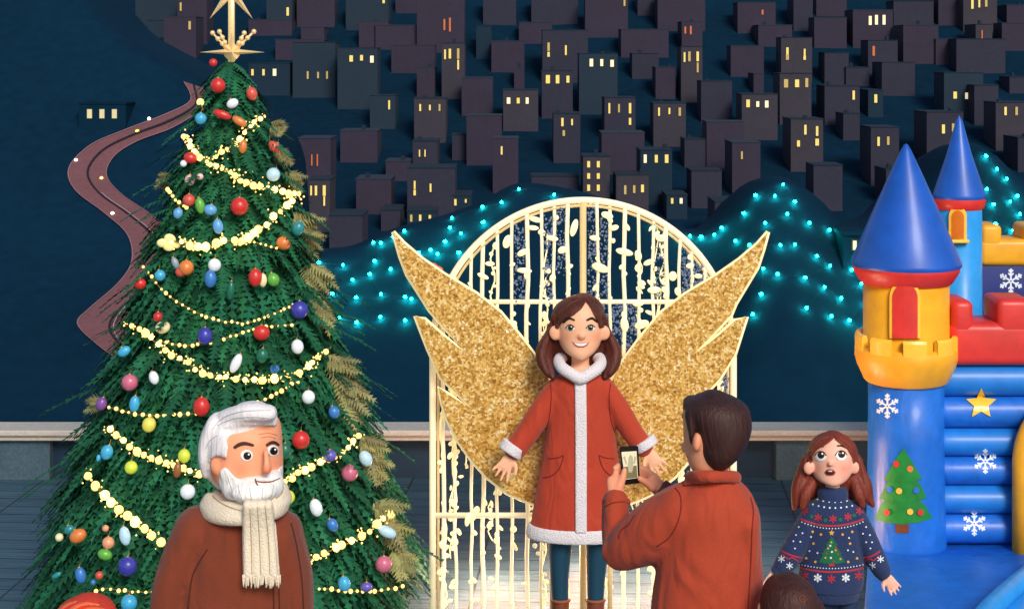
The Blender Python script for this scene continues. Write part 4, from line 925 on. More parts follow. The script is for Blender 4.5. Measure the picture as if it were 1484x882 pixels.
# ------------------------------------------------------------------ people
def PL(Y, pts, n=4, seg=18, re=True, flat=False):
    """pts: (x px, y px, depth offset m, half width px, depth radius m or None)"""
    c = []
    for (x, y, d, hw, b) in pts:
        p = W(x, y, Y + d); a = hw * (Y + d) / F; c.append((p.x, p.y, p.z, a, a if b is None else b))
    return loft(c, n, seg, re, flat)
def RG(Y, rows, n=4, seg=28, re=False):
    """horizontal rings: (y px, left px, right px, depth radius m, depth offset m)"""
    return PL(Y, [((l + r) / 2, y, d, (r - l) / 2, b) for (y, l, r, b, d) in rows], n, seg, re, True)
def PE(Y, x, y, d, rx, rz, ry=None, rot=None):
    s = (Y + d) / F
    return ell(W(x, y, Y + d), rx * s, ry if ry is not None else rx * s, rz * s, 16, 10, rot)
def PT(Y, pts, r, seg=8, n=4):
    return tube([W(x, y, Y + d) for (x, y, d) in pts], r, seg, n)
def hand(wrist, knuck, tips, thumb, pw, pt, fr):
    """wrist, knuck: points; tips: list of (base, mid, tip) finger joints; thumb: joints; palm half width / thickness; finger radius"""
    ps = [loft([(wrist.x, wrist.y, wrist.z, pw * .72, pt), ((wrist.x * .5 + knuck.x * .5), (wrist.y + knuck.y) / 2, (wrist.z + knuck.z) / 2, pw, pt * 1.05), (knuck.x, knuck.y, knuck.z, pw, pt * .85)], 4, 14)]
    for f in tips: ps.append(loft([(p.x, p.y, p.z, fr * k, fr * k) for p, k in zip(f, (1.08, 1.0, .92, .78))], 3, 10))
    ps.append(loft([(p.x, p.y, p.z, fr * k, fr * k) for p, k in zip(thumb, (1.5, 1.25, 1.0))], 3, 10))
    return ps
def open_hand(Y, wx_, wy, ang, size, d=0.0, side=1, spread=9, curl=0.25):
    """relaxed open hand, palm roughly across the picture; ang in degrees from straight down, positive to the picture's right"""
    w = W(wx_, wy, Y + d); di = Vector((math.sin(R(ang)), -0.12, -math.cos(R(ang)))).normalized(); ac = Vector((math.cos(R(ang)), 0, math.sin(R(ang))))
    k = w + di * .075 * size; fr = .0088 * size; tips = []
    for i, (o, L) in enumerate(((-1.5, .052), (-.5, .066), (.5, .072), (1.5, .064))):
        if side < 0: L = (.064, .072, .066, .052)[i]
        b = k + ac * o * .0185 * size - di * .01; dd = (di * math.cos(R(o * spread)) + ac * math.sin(R(o * spread))).normalized()
        cu = Vector((0, -1, 0)) * curl
        m1 = b + dd * L * .42 * size; m2 = m1 + (dd + cu * .7).normalized() * L * .34 * size; t = m2 + (dd + cu * 1.5).normalized() * L * .24 * size
        tips.append([b, m1, m2, t])
    th0 = w + di * .022 * size + ac * side * .022 * size
    th = [th0, th0 + (di * .55 + ac * side * .75).normalized() * .034 * size + Vector((0, -.006, 0)), th0 + (di * .9 + ac * side * .75).normalized() * .064 * size + Vector((0, -.014, 0))]
    return hand(w, k, tips, th, .036 * size, .0135 * size, fr)
def tintbody(g, Y, spots):
    t = []
    for v in g.v:
        x = CX + v.x * F / v.y; y = HY + (H - v.z) * F / v.y; c = [1.0, 1.0, 1.0]
        for (sx, sy_, r, col) in spots:
            q = ((x - sx) ** 2 + (y - sy_) ** 2) / (r * r)
            if q < 4:
                w = math.exp(-q * 1.6); c = [c[i] * (1 + (col[i] - 1) * w) for i in range(3)]
        t.append((c[0], c[1], c[2], 1))
    g.t = t; return g
def multi(*ps):
    g = G()
    for p in ps: g.add(p)
    return g
WHITE = mat('eye white', (244, 242, 238), rough=.25, var=.02); IRISD = mat('dark iris', (34, 22, 20), rough=.15, var=.05); IRISG = mat('green brown iris', (84, 84, 58), rough=.15, var=.2, scale=300); BROW = mat('brow', (40, 24, 22), rough=.8)
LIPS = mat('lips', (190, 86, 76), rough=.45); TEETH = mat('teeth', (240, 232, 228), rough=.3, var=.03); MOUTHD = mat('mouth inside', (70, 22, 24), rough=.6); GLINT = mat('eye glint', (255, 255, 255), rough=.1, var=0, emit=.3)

# ---- woman in red coat
Y = 7.66
SK = mat('skin woman', (246, 184, 146), rough=.55, var=.03, scale=200, vcol=True, sss=.12)
wo = thing('person', W(840, HY + H * F / Y, Y), 'smiling woman in long red coat with white fur trim, arms held out before gold wings', 'person')
head = RG(Y, [(519, 834, 849, .045, -.045), (516, 828, 854, .062, -.035), (509, 819, 862, .084, -.02), (499, 812, 869, .098, -.006), (486, 808, 873, .106, 0), (470, 807, 874, .110, 0), (454, 808, 873, .108, .004), (441, 813, 868, .094, .01), (432, 824, 858, .06, .015)], 4, 32, .3)
body = fuse([head, PE(Y, 805, 482, -.03, 9.5, 11, .018), PE(Y, 875, 482, -.03, 9.5, 11, .018), PE(Y, 843, 487, -.112, 5.5, 4.5, .014),
             PL(Y, [(841, 548, .01, 17, .05), (841, 528, .008, 13, .045), (841, 505, .005, 14, .05)], 3),
             RG(Y, [(545, 815, 868, .06, 0), (556, 802, 880, .075, 0), (600, 806, 876, .08, 0), (650, 808, 874, .08, 0), (700, 800, 882, .09, 0), (742, 800, 882, .09, 0)], 3, 20, True),
             PL(Y, [(807, 558, 0, 11, None), (785, 592, -.01, 11, None), (764, 626, -.02, 10, None), (743, 658, -.04, 8, None)]), PL(Y, [(876, 558, 0, 11, None), (898, 592, -.01, 11, None), (917, 626, -.02, 10, None), (936, 650, -.04, 8, None)]),
             PL(Y, [(815, 735, 0, 13, None), (813, 800, 0, 11, None), (812, 860, 0, 8, None), (812, 915, 0, 9, None), (812, 925, -.05, 9, None)]), PL(Y, [(866, 735, 0, 13, None), (865, 800, 0, 11, None), (863, 860, 0, 8, None), (862, 915, 0, 9, None), (862, 925, -.05, 9, None)]),
             *open_hand(Y, 742, 658, -32, .98, -.045, 1, 12), *open_hand(Y, 938, 652, 34, .98, -.045, -1, 12)], .0055, 4)
tintbody(body, Y, [(820, 489, 9, (1.0, .76, .72)), (864, 489, 9, (1.0, .76, .72)), (843, 487, 6, (1.0, .8, .76)), (803, 482, 8, (1.0, .84, .8)), (877, 482, 8, (1.0, .84, .8)), (720, 690, 12, (1, .8, .76)), (960, 685, 12, (1, .8, .76))])
bo = build('body', body, SK, wo, tint=True); bb = body.bvh()
for (x, y, px) in ((826, 475, .8), (856, 475, -.2)):
    e = build('eye', patch(disc(x + .5, y, 6.2, 16, 4.2), bb, .0022, 2), WHITE, wo); build('iris', patch(disc(x + px, y - .3, 4.0, 14, 4.2), bb, .0034, 2), IRISG, e); build('pupil', patch(disc(x + px, y - .3, 2.3, 12), bb, .0046, 2), IRISD, e); build('glint', patch(disc(x + px + 1, y - 1.6, .8, 8), bb, .0056, 2), GLINT, e)
    build('eyelid', stroke([(x - 6.5, y + .5), (x - 3, y - 3.8), (x + 2, y - 4.4), (x + 6.5, y - 1)], 1.3, bb, .005), BROW, e)
tap = lambda w: (lambda t: w * (0.45 + 0.55 * math.sin(math.pi * min(1, max(0, .15 + .8 * t)))))
build('eyebrow', stroke([(816, 468), (821, 463), (826, 461), (833, 464)], tap(3.6), bb, .004), BROW, wo); build('eyebrow', stroke([(850, 464), (857, 461), (861, 462.5), (866, 467)], tap(3.6), bb, .004), BROW, wo)
mo = build('mouth', patch([(829, 495), (836, 496.6), (842, 497), (848, 496.6), (854, 495), (851, 500.8), (846, 503.2), (838, 503.2), (833, 500.8)], bb, .0025, 2), LIPS, wo)
build('teeth', patch([(831.5, 496.2), (836, 497.5), (842, 497.9), (847.5, 497.5), (851.8, 496.2), (849, 500), (845, 501.6), (839, 501.6), (834.5, 500)], bb, .0038, 2), TEETH, mo)
build('nose_line', stroke([(838, 490), (843, 491.6), (848, 490)], 1.0, bb, .003), mat('nose shade line', (214, 132, 100), rough=.6), wo)
HAIR = mat('dark brown hair', (84, 34, 24), rough=.55, var=.5, scale=110, hair=True, bump=.5)
hv = fuse([RG(Y, [(428, 834, 856, .05, .03), (433, 818, 866, .085, .035), (444, 804, 874, .105, .045), (460, 798, 877, .112, .058), (480, 797, 880, .105, .07), (500, 792, 885, .09, .085), (516, 788, 888, .075, .095), (528, 792, 886, .05, .095)], 4, 32, .3),
           PL(Y, [(800, 474, .03, 6, .03), (796, 488, .035, 9, .04), (788, 508, .02, 12, .045), (791, 526, .0, 12, .04), (798, 540, -.03, 9, .025), (802, 547, -.05, 4, .012)]), PL(Y, [(792, 490, .0, 6, .03), (785, 508, -.01, 7, .03), (786, 525, -.03, 7, .025), (793, 541, -.05, 5, .016)]), PL(Y, [(877, 474, .03, 6, .03), (881, 488, .035, 9, .04), (889, 508, .02, 12, .045), (887, 526, .0, 12, .04), (880, 540, -.03, 9, .025), (876, 547, -.05, 4, .012)]), PL(Y, [(886, 490, .0, 6, .03), (892, 508, -.01, 7, .03), (891, 525, -.03, 7, .025), (884, 541, -.05, 5, .016)]),
           PT(Y, [(803, 455, .0), (798, 472, .01), (794, 492, -.01), (787, 510, .0), (793, 527, -.01)], .012), PT(Y, [(875, 455, .0), (880, 472, .01), (884, 492, -.01), (890, 510, .0), (884, 527, -.01)], .012)], .007, 4)
hb = multi((hv.v, hv.f), (body.v, body.f)).bvh()
hairo = build('hair', hv, HAIR, wo)
fl = fuse([patch([(850, 436), (843, 447), (832, 456), (820, 462), (812, 470), (809, 477), (804, 474), (800, 462), (803, 446), (812, 434), (826, 426), (840, 424), (850, 424), (853, 430)], hb, .014, 3, .01)], .004, 5)
fr_ = fuse([patch([(847, 430), (850, 438), (856, 446), (861, 456), (866, 466), (869, 476), (876, 474), (880, 460), (877, 444), (868, 431), (856, 424), (846, 424)], hb, .014, 3, .01)], .004, 5)
build('fringe', multi((fl.v, fl.f), (fr_.v, fr_.f)), HAIR, hairo)
STRK = mat('auburn strand', (104, 54, 36), rough=.5); 
for pth in ([(799, 480), (792, 498), (789, 512), (794, 524)], [(881, 478), (887, 496), (890, 510), (886, 522)], [(812, 452), (826, 440), (842, 433)]):
    build('strand', stroke(pth, tap(1.2), multi((hv.v, hv.f), (fl.v, fl.f)).bvh(), .0008), STRK, hairo)
RED = mat('red wool coat', (178, 58, 32), rough=.85, var=.10, scale=220, bump=.25, sheen=.15, scale2=8, fold=.5); FUR = mat('white fur', (232, 224, 226), rough=.95, var=.10, scale=150, bump=.9, sheen=.3); SEAM = mat('coat seam', (124, 34, 26), rough=.9)
coat = fuse([RG(Y, [(541, 815, 868, .062, 0), (547, 803, 880, .078, 0), (556, 797, 886, .09, 0), (590, 795, 888, .098, 0), (640, 789, 893, .105, 0), (700, 779, 902, .12, 0), (755, 769, 911, .135, 0), (766, 767, 913, .138, 0)], 4, 36, False),
             PL(Y, [(808, 560, 0, 15, .06), (787, 591, -.01, 17, .062), (766, 624, -.02, 17, .06), (747, 650, -.035, 16.5, .055)]), PL(Y, [(875, 560, 0, 15, .06), (895, 591, -.01, 17, .062), (915, 624, -.02, 16, .06), (931, 646, -.035, 15.5, .055)])], .0075, 5)
cb = coat.bvh(); cto = build('coat', coat, RED, wo)
build('fur_hem', fuse([RG(Y, [(757, 766, 914, .140, 0), (768, 762, 917, .146, 0), (777, 763, 916, .143, 0)], 3, 36, False)], .007, 3), FUR, cto)
build('fur_front', fuse([stroke([(841, 548), (842, 620), (842, 700), (842, 772)], 17, cb, .016, 4, .01)], .006, 4), FUR, cto)
col = [(841, 513, .078), (819, 515, .055), (810, 523, .0), (815, 533, -.062), (827, 541, -.092), (841, 548, -.104), (855, 541, -.092), (866, 533, -.062), (871, 523, .0), (862, 515, .055), (841, 513, .078)]
build('fur_collar', fuse([PT(Y, col, .030, 12)], .006, 3), FUR, cto)
for sx, dx in ((741, -1), (937, 1)):
    p0 = (746, 643) if dx < 0 else (931, 637); p1 = (738, 656) if dx < 0 else (938, 649)
    build('fur_cuff', fuse([PL(Y, [(p0[0], p0[1], -.035, 18.5, .064), (p1[0], p1[1], -.04, 19, .066)], 3, 20, False)], .006, 4), FUR, cto)
build('pocket', multi(stroke([(795, 664), (807, 663), (817, 659)], 1.5, cb), stroke([(817, 659), (812, 676), (801, 688), (787, 692)], 1.5, cb)), SEAM, cto)
build('pocket', multi(stroke([(890, 664), (878, 663), (868, 659)], 1.5, cb), stroke([(868, 659), (873, 676), (884, 688), (896, 692)], 1.5, cb)), SEAM, cto)
build('seam', stroke([(798, 556), (799, 575), (796, 605), (789, 632)], 1.3, cb), SEAM, cto); build('seam', stroke([(885, 556), (883, 575), (885, 605), (893, 632)], 1.3, cb), SEAM, cto)
TR = mat('dark teal trousers', (14, 62, 84), rough=.7, var=.14, scale=80, bump=.1)
build('trousers', fuse([PL(Y, [(814, 740, 0, 19, .075), (812, 790, 0, 17, .06), (811, 830, 0, 14, .05), (812, 874, 0, 11.5, .042)], 4, 20, False), PL(Y, [(867, 740, 0, 19, .075), (866, 790, 0, 17, .06), (864, 830, 0, 14, .05), (863, 874, 0, 11.5, .042)], 4, 20, False)], .006, 3), TR, wo)
BOOT = mat('brown leather boot', (122, 62, 40), rough=.5, var=.2, scale=30)
for x in (812, 863):
    b = build('boot', fuse([PL(Y, [(x, 868, 0, 13.5, .052), (x, 890, 0, 13, .052), (x, 915, 0, 13, .055), (x, 924, -.01, 13, .06)], 4, 20, False), ell(W(x, 922, Y - .07), .043, .11, .035)], .006, 3), BOOT, wo)
    build('boot_cuff', PT(Y, [(x - 13, 869, 0), (x - 9, 871, -.04), (x, 872, -.054), (x + 9, 871, -.04), (x + 13, 869, 0), (x + 9, 868, .04), (x, 867, .054), (x - 9, 868, .04), (x - 13, 869, 0)], .008), mat('boot cuff', (150, 82, 54), rough=.8, bump=.3), b)

# ---- man taking the picture, seen from behind
Y = 5.07
SK2 = mat('skin man', (240, 164, 126), rough=.55, var=.03, scale=200, vcol=True, sss=.1)
ma = thing('person', W(1030, HY + H * F / Y, Y), 'dark haired man in rust red jacket seen from behind holding up a phone', 'person')
FL = HY + H * F / Y
hd = RG(Y, [(688, 1008, 1052, .055, .01), (676, 1000, 1056, .075, .0), (660, 994, 1068, .09, .0), (640, 991, 1076, .098, .0), (615, 990, 1080, .10, 0), (595, 991, 1078, .095, 0), (580, 1002, 1066, .07, 0)], 4, 32, .3)
lh = lambda x, y, d: W(x, y, Y + d)
# left hand round the phone's left edge: palm heel in front, fingers behind the phone, thumb along its edge
fingL = [[lh(892, 702 - 8 * i, .262), lh(899, 697 - 8 * i, .292), lh(910, 694 - 8 * i, .298), lh(920, 693 - 8 * i, .29)] for i in range(4)]
handL = hand(lh(894, 724, .235), lh(891, 694, .25), fingL, [lh(897, 706, .235), lh(902, 694, .238), lh(905, 681, .243)], 13 * 5.3 / F, .017, .0105)
fingR = [[lh(945, 702 - 5 * i, .285), lh(936, 698 - 6 * i, .30), lh(927, 696 - 6.5 * i, .302), lh(918, 696 - 6.5 * i, .294)] for i in range(4)]
handR = hand(lh(956, 708, .29), lh(943, 694, .275), fingR, [lh(945, 706, .262), lh(936, 698, .256), lh(927, 693, .25)], 12 * 5.3 / F, .016, .0105)
bodyg = fuse([hd, PE(Y, 1010, 640, -.085, 7, 14, .022, Matrix.Rotation(.15, 3, 'Y')), PE(Y, 992, 648, .04, 5, 8, .03), PL(Y, [(1030, 720, .01, 24, .06), (1030, 690, .01, 24, .062), (1030, 670, .0, 27, .07)], 3),
              RG(Y, [(716, 1000, 1060, .07, .01), (740, 980, 1075, .10, .02), (850, 980, 1074, .10, .02), (960, 976, 1078, .10, .02), (1020, 965, 1090, .11, .02)], 3, 20, True),
              PL(Y, [(985, 745, .0, 28, None), (935, 785, .07, 24, None), (902, 800, .12, 20, None), (894, 760, .2, 17, None), (894, 722, .235, 13, None)]),
              PL(Y, [(1072, 750, .0, 16, None), (1072, 830, .06, 15, None), (1050, 830, .16, 15, None), (1000, 750, .24, 16, None), (956, 708, .29, 12, None)]),
              PL(Y, [(1000, 1000, .02, 36, None), (998, 1150, .0, 28, None), (996, 1300, .0, 20, None), (996, FL - 25, .0, 18, None)]), PL(Y, [(1058, 1000, .02, 36, None), (1060, 1150, .0, 28, None), (1062, 1300, .0, 20, None), (1062, FL - 25, .0, 18, None)]),
              *handL, *handR], .006, 3)
tintbody(bodyg, Y, [(1010, 640, 16, (1.0, .84, .8)), (893, 690, 22, (1, .86, .84)), (940, 695, 20, (1, .86, .84))])
build('body', bodyg, SK2, ma, tint=True)
HAIRM = mat('espresso hair', (56, 28, 24), rough=.6, var=.4, scale=110, hair=True, bump=.5)
hm = fuse([RG(Y, [(571, 1018, 1052, .06, -.01), (577, 1004, 1068, .095, -.015), (588, 995, 1083, .112, -.02), (602, 995, 1088, .116, -.025), (620, 1002, 1089, .114, -.03), (638, 1010, 1084, .106, -.035), (655, 1013, 1075, .092, -.04), (668, 1019, 1063, .072, -.04), (677, 1028, 1052, .045, -.04)], 4, 36, .3),
           PL(Y, [(1003, 640, -.06, 3.5, .02), (1001, 620, -.06, 5, .03), (1000, 600, -.04, 8, .04)]), PE(Y, 1005, 587, .01, 15, 12, .10), PE(Y, 996, 594, .03, 6.5, 7, .05)], .006, 4)
ho = build('hair', hm, HAIRM, ma)
build('grey_lock', fuse([PL(Y, [(998, 597, .02, 4, .02), (992, 600, .03, 3.5, .018), (990, 604, .03, 2.5, .012)])], .004, 2), mat('grey lock', (150, 140, 140), rough=.5), ho)
hmb = hm.bvh(); g = G()
for (x0, y0, x1, y1) in ((1015, 585, 1030, 660), (1030, 578, 1042, 668), (1046, 578, 1056, 660), (1060, 582, 1070, 650), (1074, 592, 1078, 640), (1022, 582, 1040, 670)): g.add(stroke([(x0, y0), ((x0 + x1) / 2 - 3, (y0 + y1) / 2), (x1, y1)], tap(1.0), hmb, .0006))
build('strand', g, mat('hair strand', (74, 40, 34), rough=.6), ho)
RUST = mat('rust jacket', (172, 62, 34), rough=.85, var=.09, scale=240, bump=.25, sheen=.12, scale2=7, fold=.5)
mc = fuse([RG(Y, [(688, 1003, 1063, .068, .01), (694, 997, 1069, .078, .01), (703, 985, 1080, .095, .01), (716, 970, 1090, .115, .01), (736, 960, 1097, .128, .01), (770, 957, 1101, .135, .015), (830, 950, 1102, .14, .015), (882, 943, 1102, .14, .015), (1000, 938, 1106, .145, .015), (1090, 936, 1110, .145, .015)], 4, 40, False),
           PL(Y, [(990, 742, .0, 42, .10), (950, 768, .05, 43, .10), (915, 788, .10, 34, .09), (898, 796, .14, 24, .075), (893, 775, .18, 21, .07), (892, 750, .21, 20.5, .062), (892, 727, .235, 19.5, .055)], 4, 22),
           PL(Y, [(1076, 745, .0, 25, .11), (1080, 800, .02, 23, .10), (1082, 850, .06, 22, .09), (1058, 850, .15, 24, .08), (1010, 770, .22, 20, .07), (970, 722, .275, 17, .05)], 4, 22)], .0085, 5)
mcb = mc.bvh(); mco = build('jacket', mc, RUST, ma)
build('cuff', fuse([PL(Y, [(893, 732, .23, 21.5, .058), (893, 723, .24, 21, .056)], 2, 20, False)], .006, 3), RUST, mco)
build('shirt_cuff', fuse([PL(Y, [(972, 722, .274, 19, .054), (955, 711, .288, 19, .052)], 2, 20, False)], .006, 3), mat('maroon cuff', (104, 54, 62), rough=.85, var=.15), mco)
build('collar', fuse([patch([(988, 700), (1000, 688), (1012, 682), (1032, 680), (1054, 681), (1064, 687), (1074, 700), (1060, 699), (1030, 699), (1005, 701), (990, 704)], mcb, .02, 4, .01), PT(Y, [(1000, 691, 0), (1010, 690, -.06), (1030, 690, -.092), (1052, 690, -.06), (1066, 691, 0), (1052, 692, .06), (1030, 693, .085), (1010, 692, .06), (1000, 691, 0)], .021)], .006, 5), RUST, mco)
g = G()
for pl in ([(978, 706), (986, 717), (987, 738), (980, 762), (968, 780), (952, 791)], [(1088, 720), (1092, 740), (1090, 770), (1088, 820), (1084, 882)], [(920, 745), (912, 758), (900, 768), (897, 780)], [(990, 703), (1010, 700), (1035, 699), (1066, 701)], [(876, 734), (888, 728), (906, 726)]): build('seam', stroke(pl, 1.7, mcb, .0025), SEAM, mco)
DTR = mat('dark trousers', (34, 38, 52), rough=.8, var=.15); SHOE = mat('dark shoe', (40, 28, 24), rough=.45)
def legs(par, Y, xa, xb, ytop, hw, m, shoe, big=1.0):
    fl = HY + H * F / Y
    build('trousers', fuse([PL(Y, [(x, ytop, .01, hw, hw * 1.2 * Y / F), (x, (ytop + fl) / 2, 0, hw * .75, None), (x, fl - 22, 0, hw * .58, None)], 4, 20, False) for x in (xa, xb)], .009, 3), m, par)
    for x in (xa, xb):
        c = W(x, fl, Y); build('shoe', fuse([ell(c + Vector((0, -.05 * big, .04)), .047 * big, .13 * big, .042), box(c.x - .045 * big, c.x + .045 * big, c.y - .16 * big, c.y + .08 * big, .0, .03, .012)], .007, 3), shoe, par)
legs(ma, Y, 998, 1060, 1040, 42, DTR, SHOE)
# the phone he holds
YP = Y + .27
pbody = [(897.5, 648.5), (900, 646.8), (922.5, 645), (925, 647), (927.6, 697), (925.5, 699.6), (906, 702), (903.5, 700)]
q, f = tri2d(pbody, 5)
ph = thing('phone', W(914, 674, YP), 'black phone held up showing a pale picture of the woman', 'phone')
pg = G().add(solid(q, f, lambda i: W(q[i].x, q[i].y, YP - .004), lambda i: W(q[i].x, q[i].y, YP + .004)))
build('body', pg, mat('black phone case', (18, 18, 22), rough=.3), ph, smooth=False); pb = pg.bvh()
sc_ = build('screen', patch([(900.5, 654.5), (922.6, 653), (924.6, 692), (906, 694.5)], pb, .0012, 4), mat('phone screen', (226, 218, 184), rough=.3, emit=.25, ergb=(235, 225, 190)), ph, smooth=False)
build('picture', multi(patch([(904, 676), (922.6, 674), (923.6, 691.5), (907, 693.5)], pb, .0020, 4)), mat('picture olive', (128, 122, 84), rough=.4, var=.3, scale=300, emit=.05), sc_, smooth=False)
build('picture', multi(patch([(911, 662), (914, 658), (917, 662), (918, 676), (916, 684), (911, 684), (910, 674)], pb, .0026, 3), patch([(903, 662), (907, 672), (909, 672), (906, 660)], pb, .0026, 3), patch([(920, 660), (917.6, 671), (920, 671), (922, 662)], pb, .0026, 3)), mat('picture pale', (196, 190, 158), rough=.4, var=.3, scale=300, emit=.05), sc_, smooth=False)

# ---- old man with white beard
Y = 4.85; FL = HY + H * F / Y
ol = thing('person', W(345, FL, Y), 'old man with white beard in brown coat and cream scarf by the Christmas tree', 'person')
SK3 = mat('skin old man', (242, 164, 124), rough=.6, var=.04, scale=180, vcol=True, sss=.1)
hd = RG(Y, [(722, 352, 394, .06, -.02), (714, 334, 404, .085, -.012), (700, 318, 409, .104, 0), (685, 306, 410, .113, 0), (665, 300, 410, .118, 0), (645, 299, 409, .118, .0), (625, 301, 408, .112, .0), (608, 312, 404, .09, .005), (598, 330, 392, .06, .01)], 4, 36, .3)
bodyg = fuse([hd, PE(Y, 315, 675, -.085, 11, 14, .022, Matrix.Rotation(-.2, 3, 'Y')), PL(Y, [(385, 652, -.116, 3.5, .012), (387, 668, -.128, 5, .018), (387, 680, -.132, 7, .020)], 4, 12),
              PL(Y, [(355, 760, .02, 40, .09), (355, 720, .015, 34, .08), (355, 700, .01, 34, .08)], 3), RG(Y, [(752, 300, 400, .1, .02), (790, 280, 420, .12, .02), (900, 280, 420, .13, .02), (1000, 285, 415, .13, .02), (1080, 288, 412, .13, .02)], 3, 22, True),
              PL(Y, [(292, 780, .0, 20, None), (264, 850, -.01, 18, None), (252, 940, -.02, 16, None), (258, 1020, -.06, 15, None)]), PL(Y, [(408, 785, .02, 15, None), (428, 850, .02, 14, None), (436, 940, .01, 13, None), (434, 1020, -.03, 14, None)]),
              PL(Y, [(318, 1060, .02, 36, None), (318, 1220, .0, 28, None), (318, FL - 25, .0, 19, None)]), PL(Y, [(380, 1060, .02, 36, None), (380, 1220, .0, 28, None), (380, FL - 25, .0, 19, None)]),
              *open_hand(Y, 258, 1022, 5, 1.05, -.06, 1, 4, .6), *open_hand(Y, 434, 1022, -4, 1.05, -.03, -1, 4, .6)], .0065, 3)
tintbody(bodyg, Y, [(350, 680, 14, (1.0, .80, .74)), (387, 682, 8, (.92, .58, .52)), (398, 672, 9, (1, .85, .8)), (315, 674, 13, (1, .86, .8)), (372, 640, 6, (1.02, 1.1, 1.1))])
build('body', bodyg, SK3, ol, tint=True); ob = bodyg.bvh()
for (x, y, r) in ((357.5, 659.5, 9), (396, 652.5, 8.5)):
    e = build('eye', patch(disc(x, y, r, 18, r * .92), ob, .0025, 2.5), WHITE, ol); build('pupil', patch(disc(x + 1, y + .5, 5.8, 16), ob, .004, 2.2), IRISD, e); build('glint', patch(disc(x + 3, y - 1.5, 1.4, 8), ob, .0054, 2), GLINT, e)
BR2 = mat('old brow', (72, 40, 34), rough=.8)
build('eyebrow', stroke([(339, 648.5), (347, 643.5), (356, 642), (368, 645)], tap(5.2), ob, .005), BR2, ol); build('eyebrow', stroke([(386, 645), (393, 641), (399, 641), (405, 645)], tap(4.6), ob, .005), BR2, ol)
build('forehead_line', multi(stroke([(375, 629), (388, 627), (402, 630)], 1.0, ob, .002), stroke([(378, 634), (390, 632), (400, 635)], 0.9, ob, .002)), mat('wrinkle', (214, 124, 90), rough=.6), ol)
OWH = mat('white hair', (236, 230, 230), rough=.75, var=.14, scale=90, bump=.5, hair=True)
top = patch([(302, 632), (306, 618), (313, 604), (326, 594), (345, 587), (370, 584), (392, 586), (401, 594), (403, 606), (401, 617), (390, 616), (355, 616), (325, 619), (312, 625)], ob, .032, 4, .015)
sidep = patch([(316, 622), (304, 626), (294, 640), (291, 658), (293, 672), (297, 681), (304, 687), (303, 672), (308, 662), (319, 660), (328, 665), (331, 648), (328, 632)], ob, .022, 3.5, .015)
htop = fuse([top, sidep, PL(Y, [(312, 612, -.05, 12, .05), (303, 632, -.03, 12, .06), (299, 655, -.02, 11, .06), (301, 678, -.0, 9, .05)]), RG(Y, [(590, 340, 388, .07, .02), (600, 312, 400, .115, .02), (620, 295, 402, .13, .03), (650, 290, 397, .125, .04), (680, 295, 385, .11, .05), (700, 310, 370, .07, .07)], 4, 30, .3), PL(Y, [(330, 606, -.06, 14, .03), (360, 597, -.1, 14, .035), (390, 598, -.1, 12, .035)])], .0065, 5)
oho = build('hair', htop, OWH, ol); htb = htop.bvh(); g = G()
for pl in ([(308, 622), (322, 606), (350, 596), (392, 594)], [(315, 616), (340, 606), (372, 604), (398, 607)], [(298, 650), (304, 638), (316, 630)]): g.add(stroke(pl, tap(1.4), htb, .0015))
build('strand', g, mat('grey strand', (186, 180, 186), rough=.8), oho)
bp_ = patch([(318, 684), (323, 676), (330, 678), (336, 686), (343, 693), (352, 694), (362, 691), (374, 689), (384, 690), (397, 686), (405, 678), (410, 671), (413, 684), (412, 700), (405, 716), (394, 726), (376, 731), (352, 730), (336, 722), (323, 708)], ob, .022, 3.5, .02)
brd = fuse([bp_, PE(Y, 368, 708, -.10, 37, 20, .085), PE(Y, 345, 704, -.07, 24, 20, .07), PE(Y, 392, 702, -.07, 20, 22, .06), PE(Y, 327, 694, -.07, 10, 16, .04)], .006, 5); bdo = build('beard', brd, mat('white beard', (244, 240, 234), rough=.85, var=.12, scale=110, bump=.6, hair=True), ol)
brb = brd.bvh(); g = G()
for pl in ([(330, 690), (333, 700), (337, 712)], [(345, 702), (347, 712), (351, 722)], [(362, 706), (363, 716), (366, 726)], [(380, 706), (380, 716), (380, 726)], [(396, 702), (395, 712), (391, 722)]): g.add(stroke(pl, tap(1.2), brb, .0015))
build('strand', g, MATS['grey strand'], bdo)
build('mouth', multi(stroke([(370, 693), (371, 698), (374, 703)], tap(2.2), brb, .003), stroke([(371, 696.5), (382, 698), (394, 697), (406, 692)], tap(1.9), brb, .003)), mat('mouth line', (128, 72, 44), rough=.7), ol)
BRN_C = mat('brown wool coat', (124, 54, 30), rough=.9, var=.12, scale=240, bump=.3, sheen=.1, scale2=6, fold=.5); BSEAM = mat('brown seam', (78, 32, 18), rough=.95)
oc = fuse([RG(Y, [(716, 318, 396, .085, .01), (728, 300, 410, .105, .01), (745, 282, 420, .128, .01), (775, 262, 432, .145, .015), (820, 252, 438, .155, .015), (882, 246, 440, .16, .015), (1000, 244, 442, .165, .015), (1130, 240, 446, .17, .015)], 4, 40, False),
           PL(Y, [(285, 765, .0, 32, .12), (258, 830, -.01, 31, .11), (248, 885, -.015, 30, .10), (250, 960, -.03, 27, .085), (257, 1015, -.06, 24, .07)], 4, 22), PL(Y, [(413, 768, .02, 24, .11), (430, 830, .02, 22, .10), (435, 885, .015, 20, .09), (437, 960, .0, 20, .08), (434, 1015, -.03, 19, .07)], 4, 22)], .009, 5)
ocb = oc.bvh(); oco = build('coat', oc, BRN_C, ol); g = G()
for pl in ([(301, 795), (288, 815), (278, 838), (272, 882)], [(422, 757), (430, 790), (437, 835), (440, 882)], [(396, 842), (397, 882)], [(404, 836), (405, 882)]): build('seam', stroke(pl, 2.0, ocb, .002), BSEAM, oco)
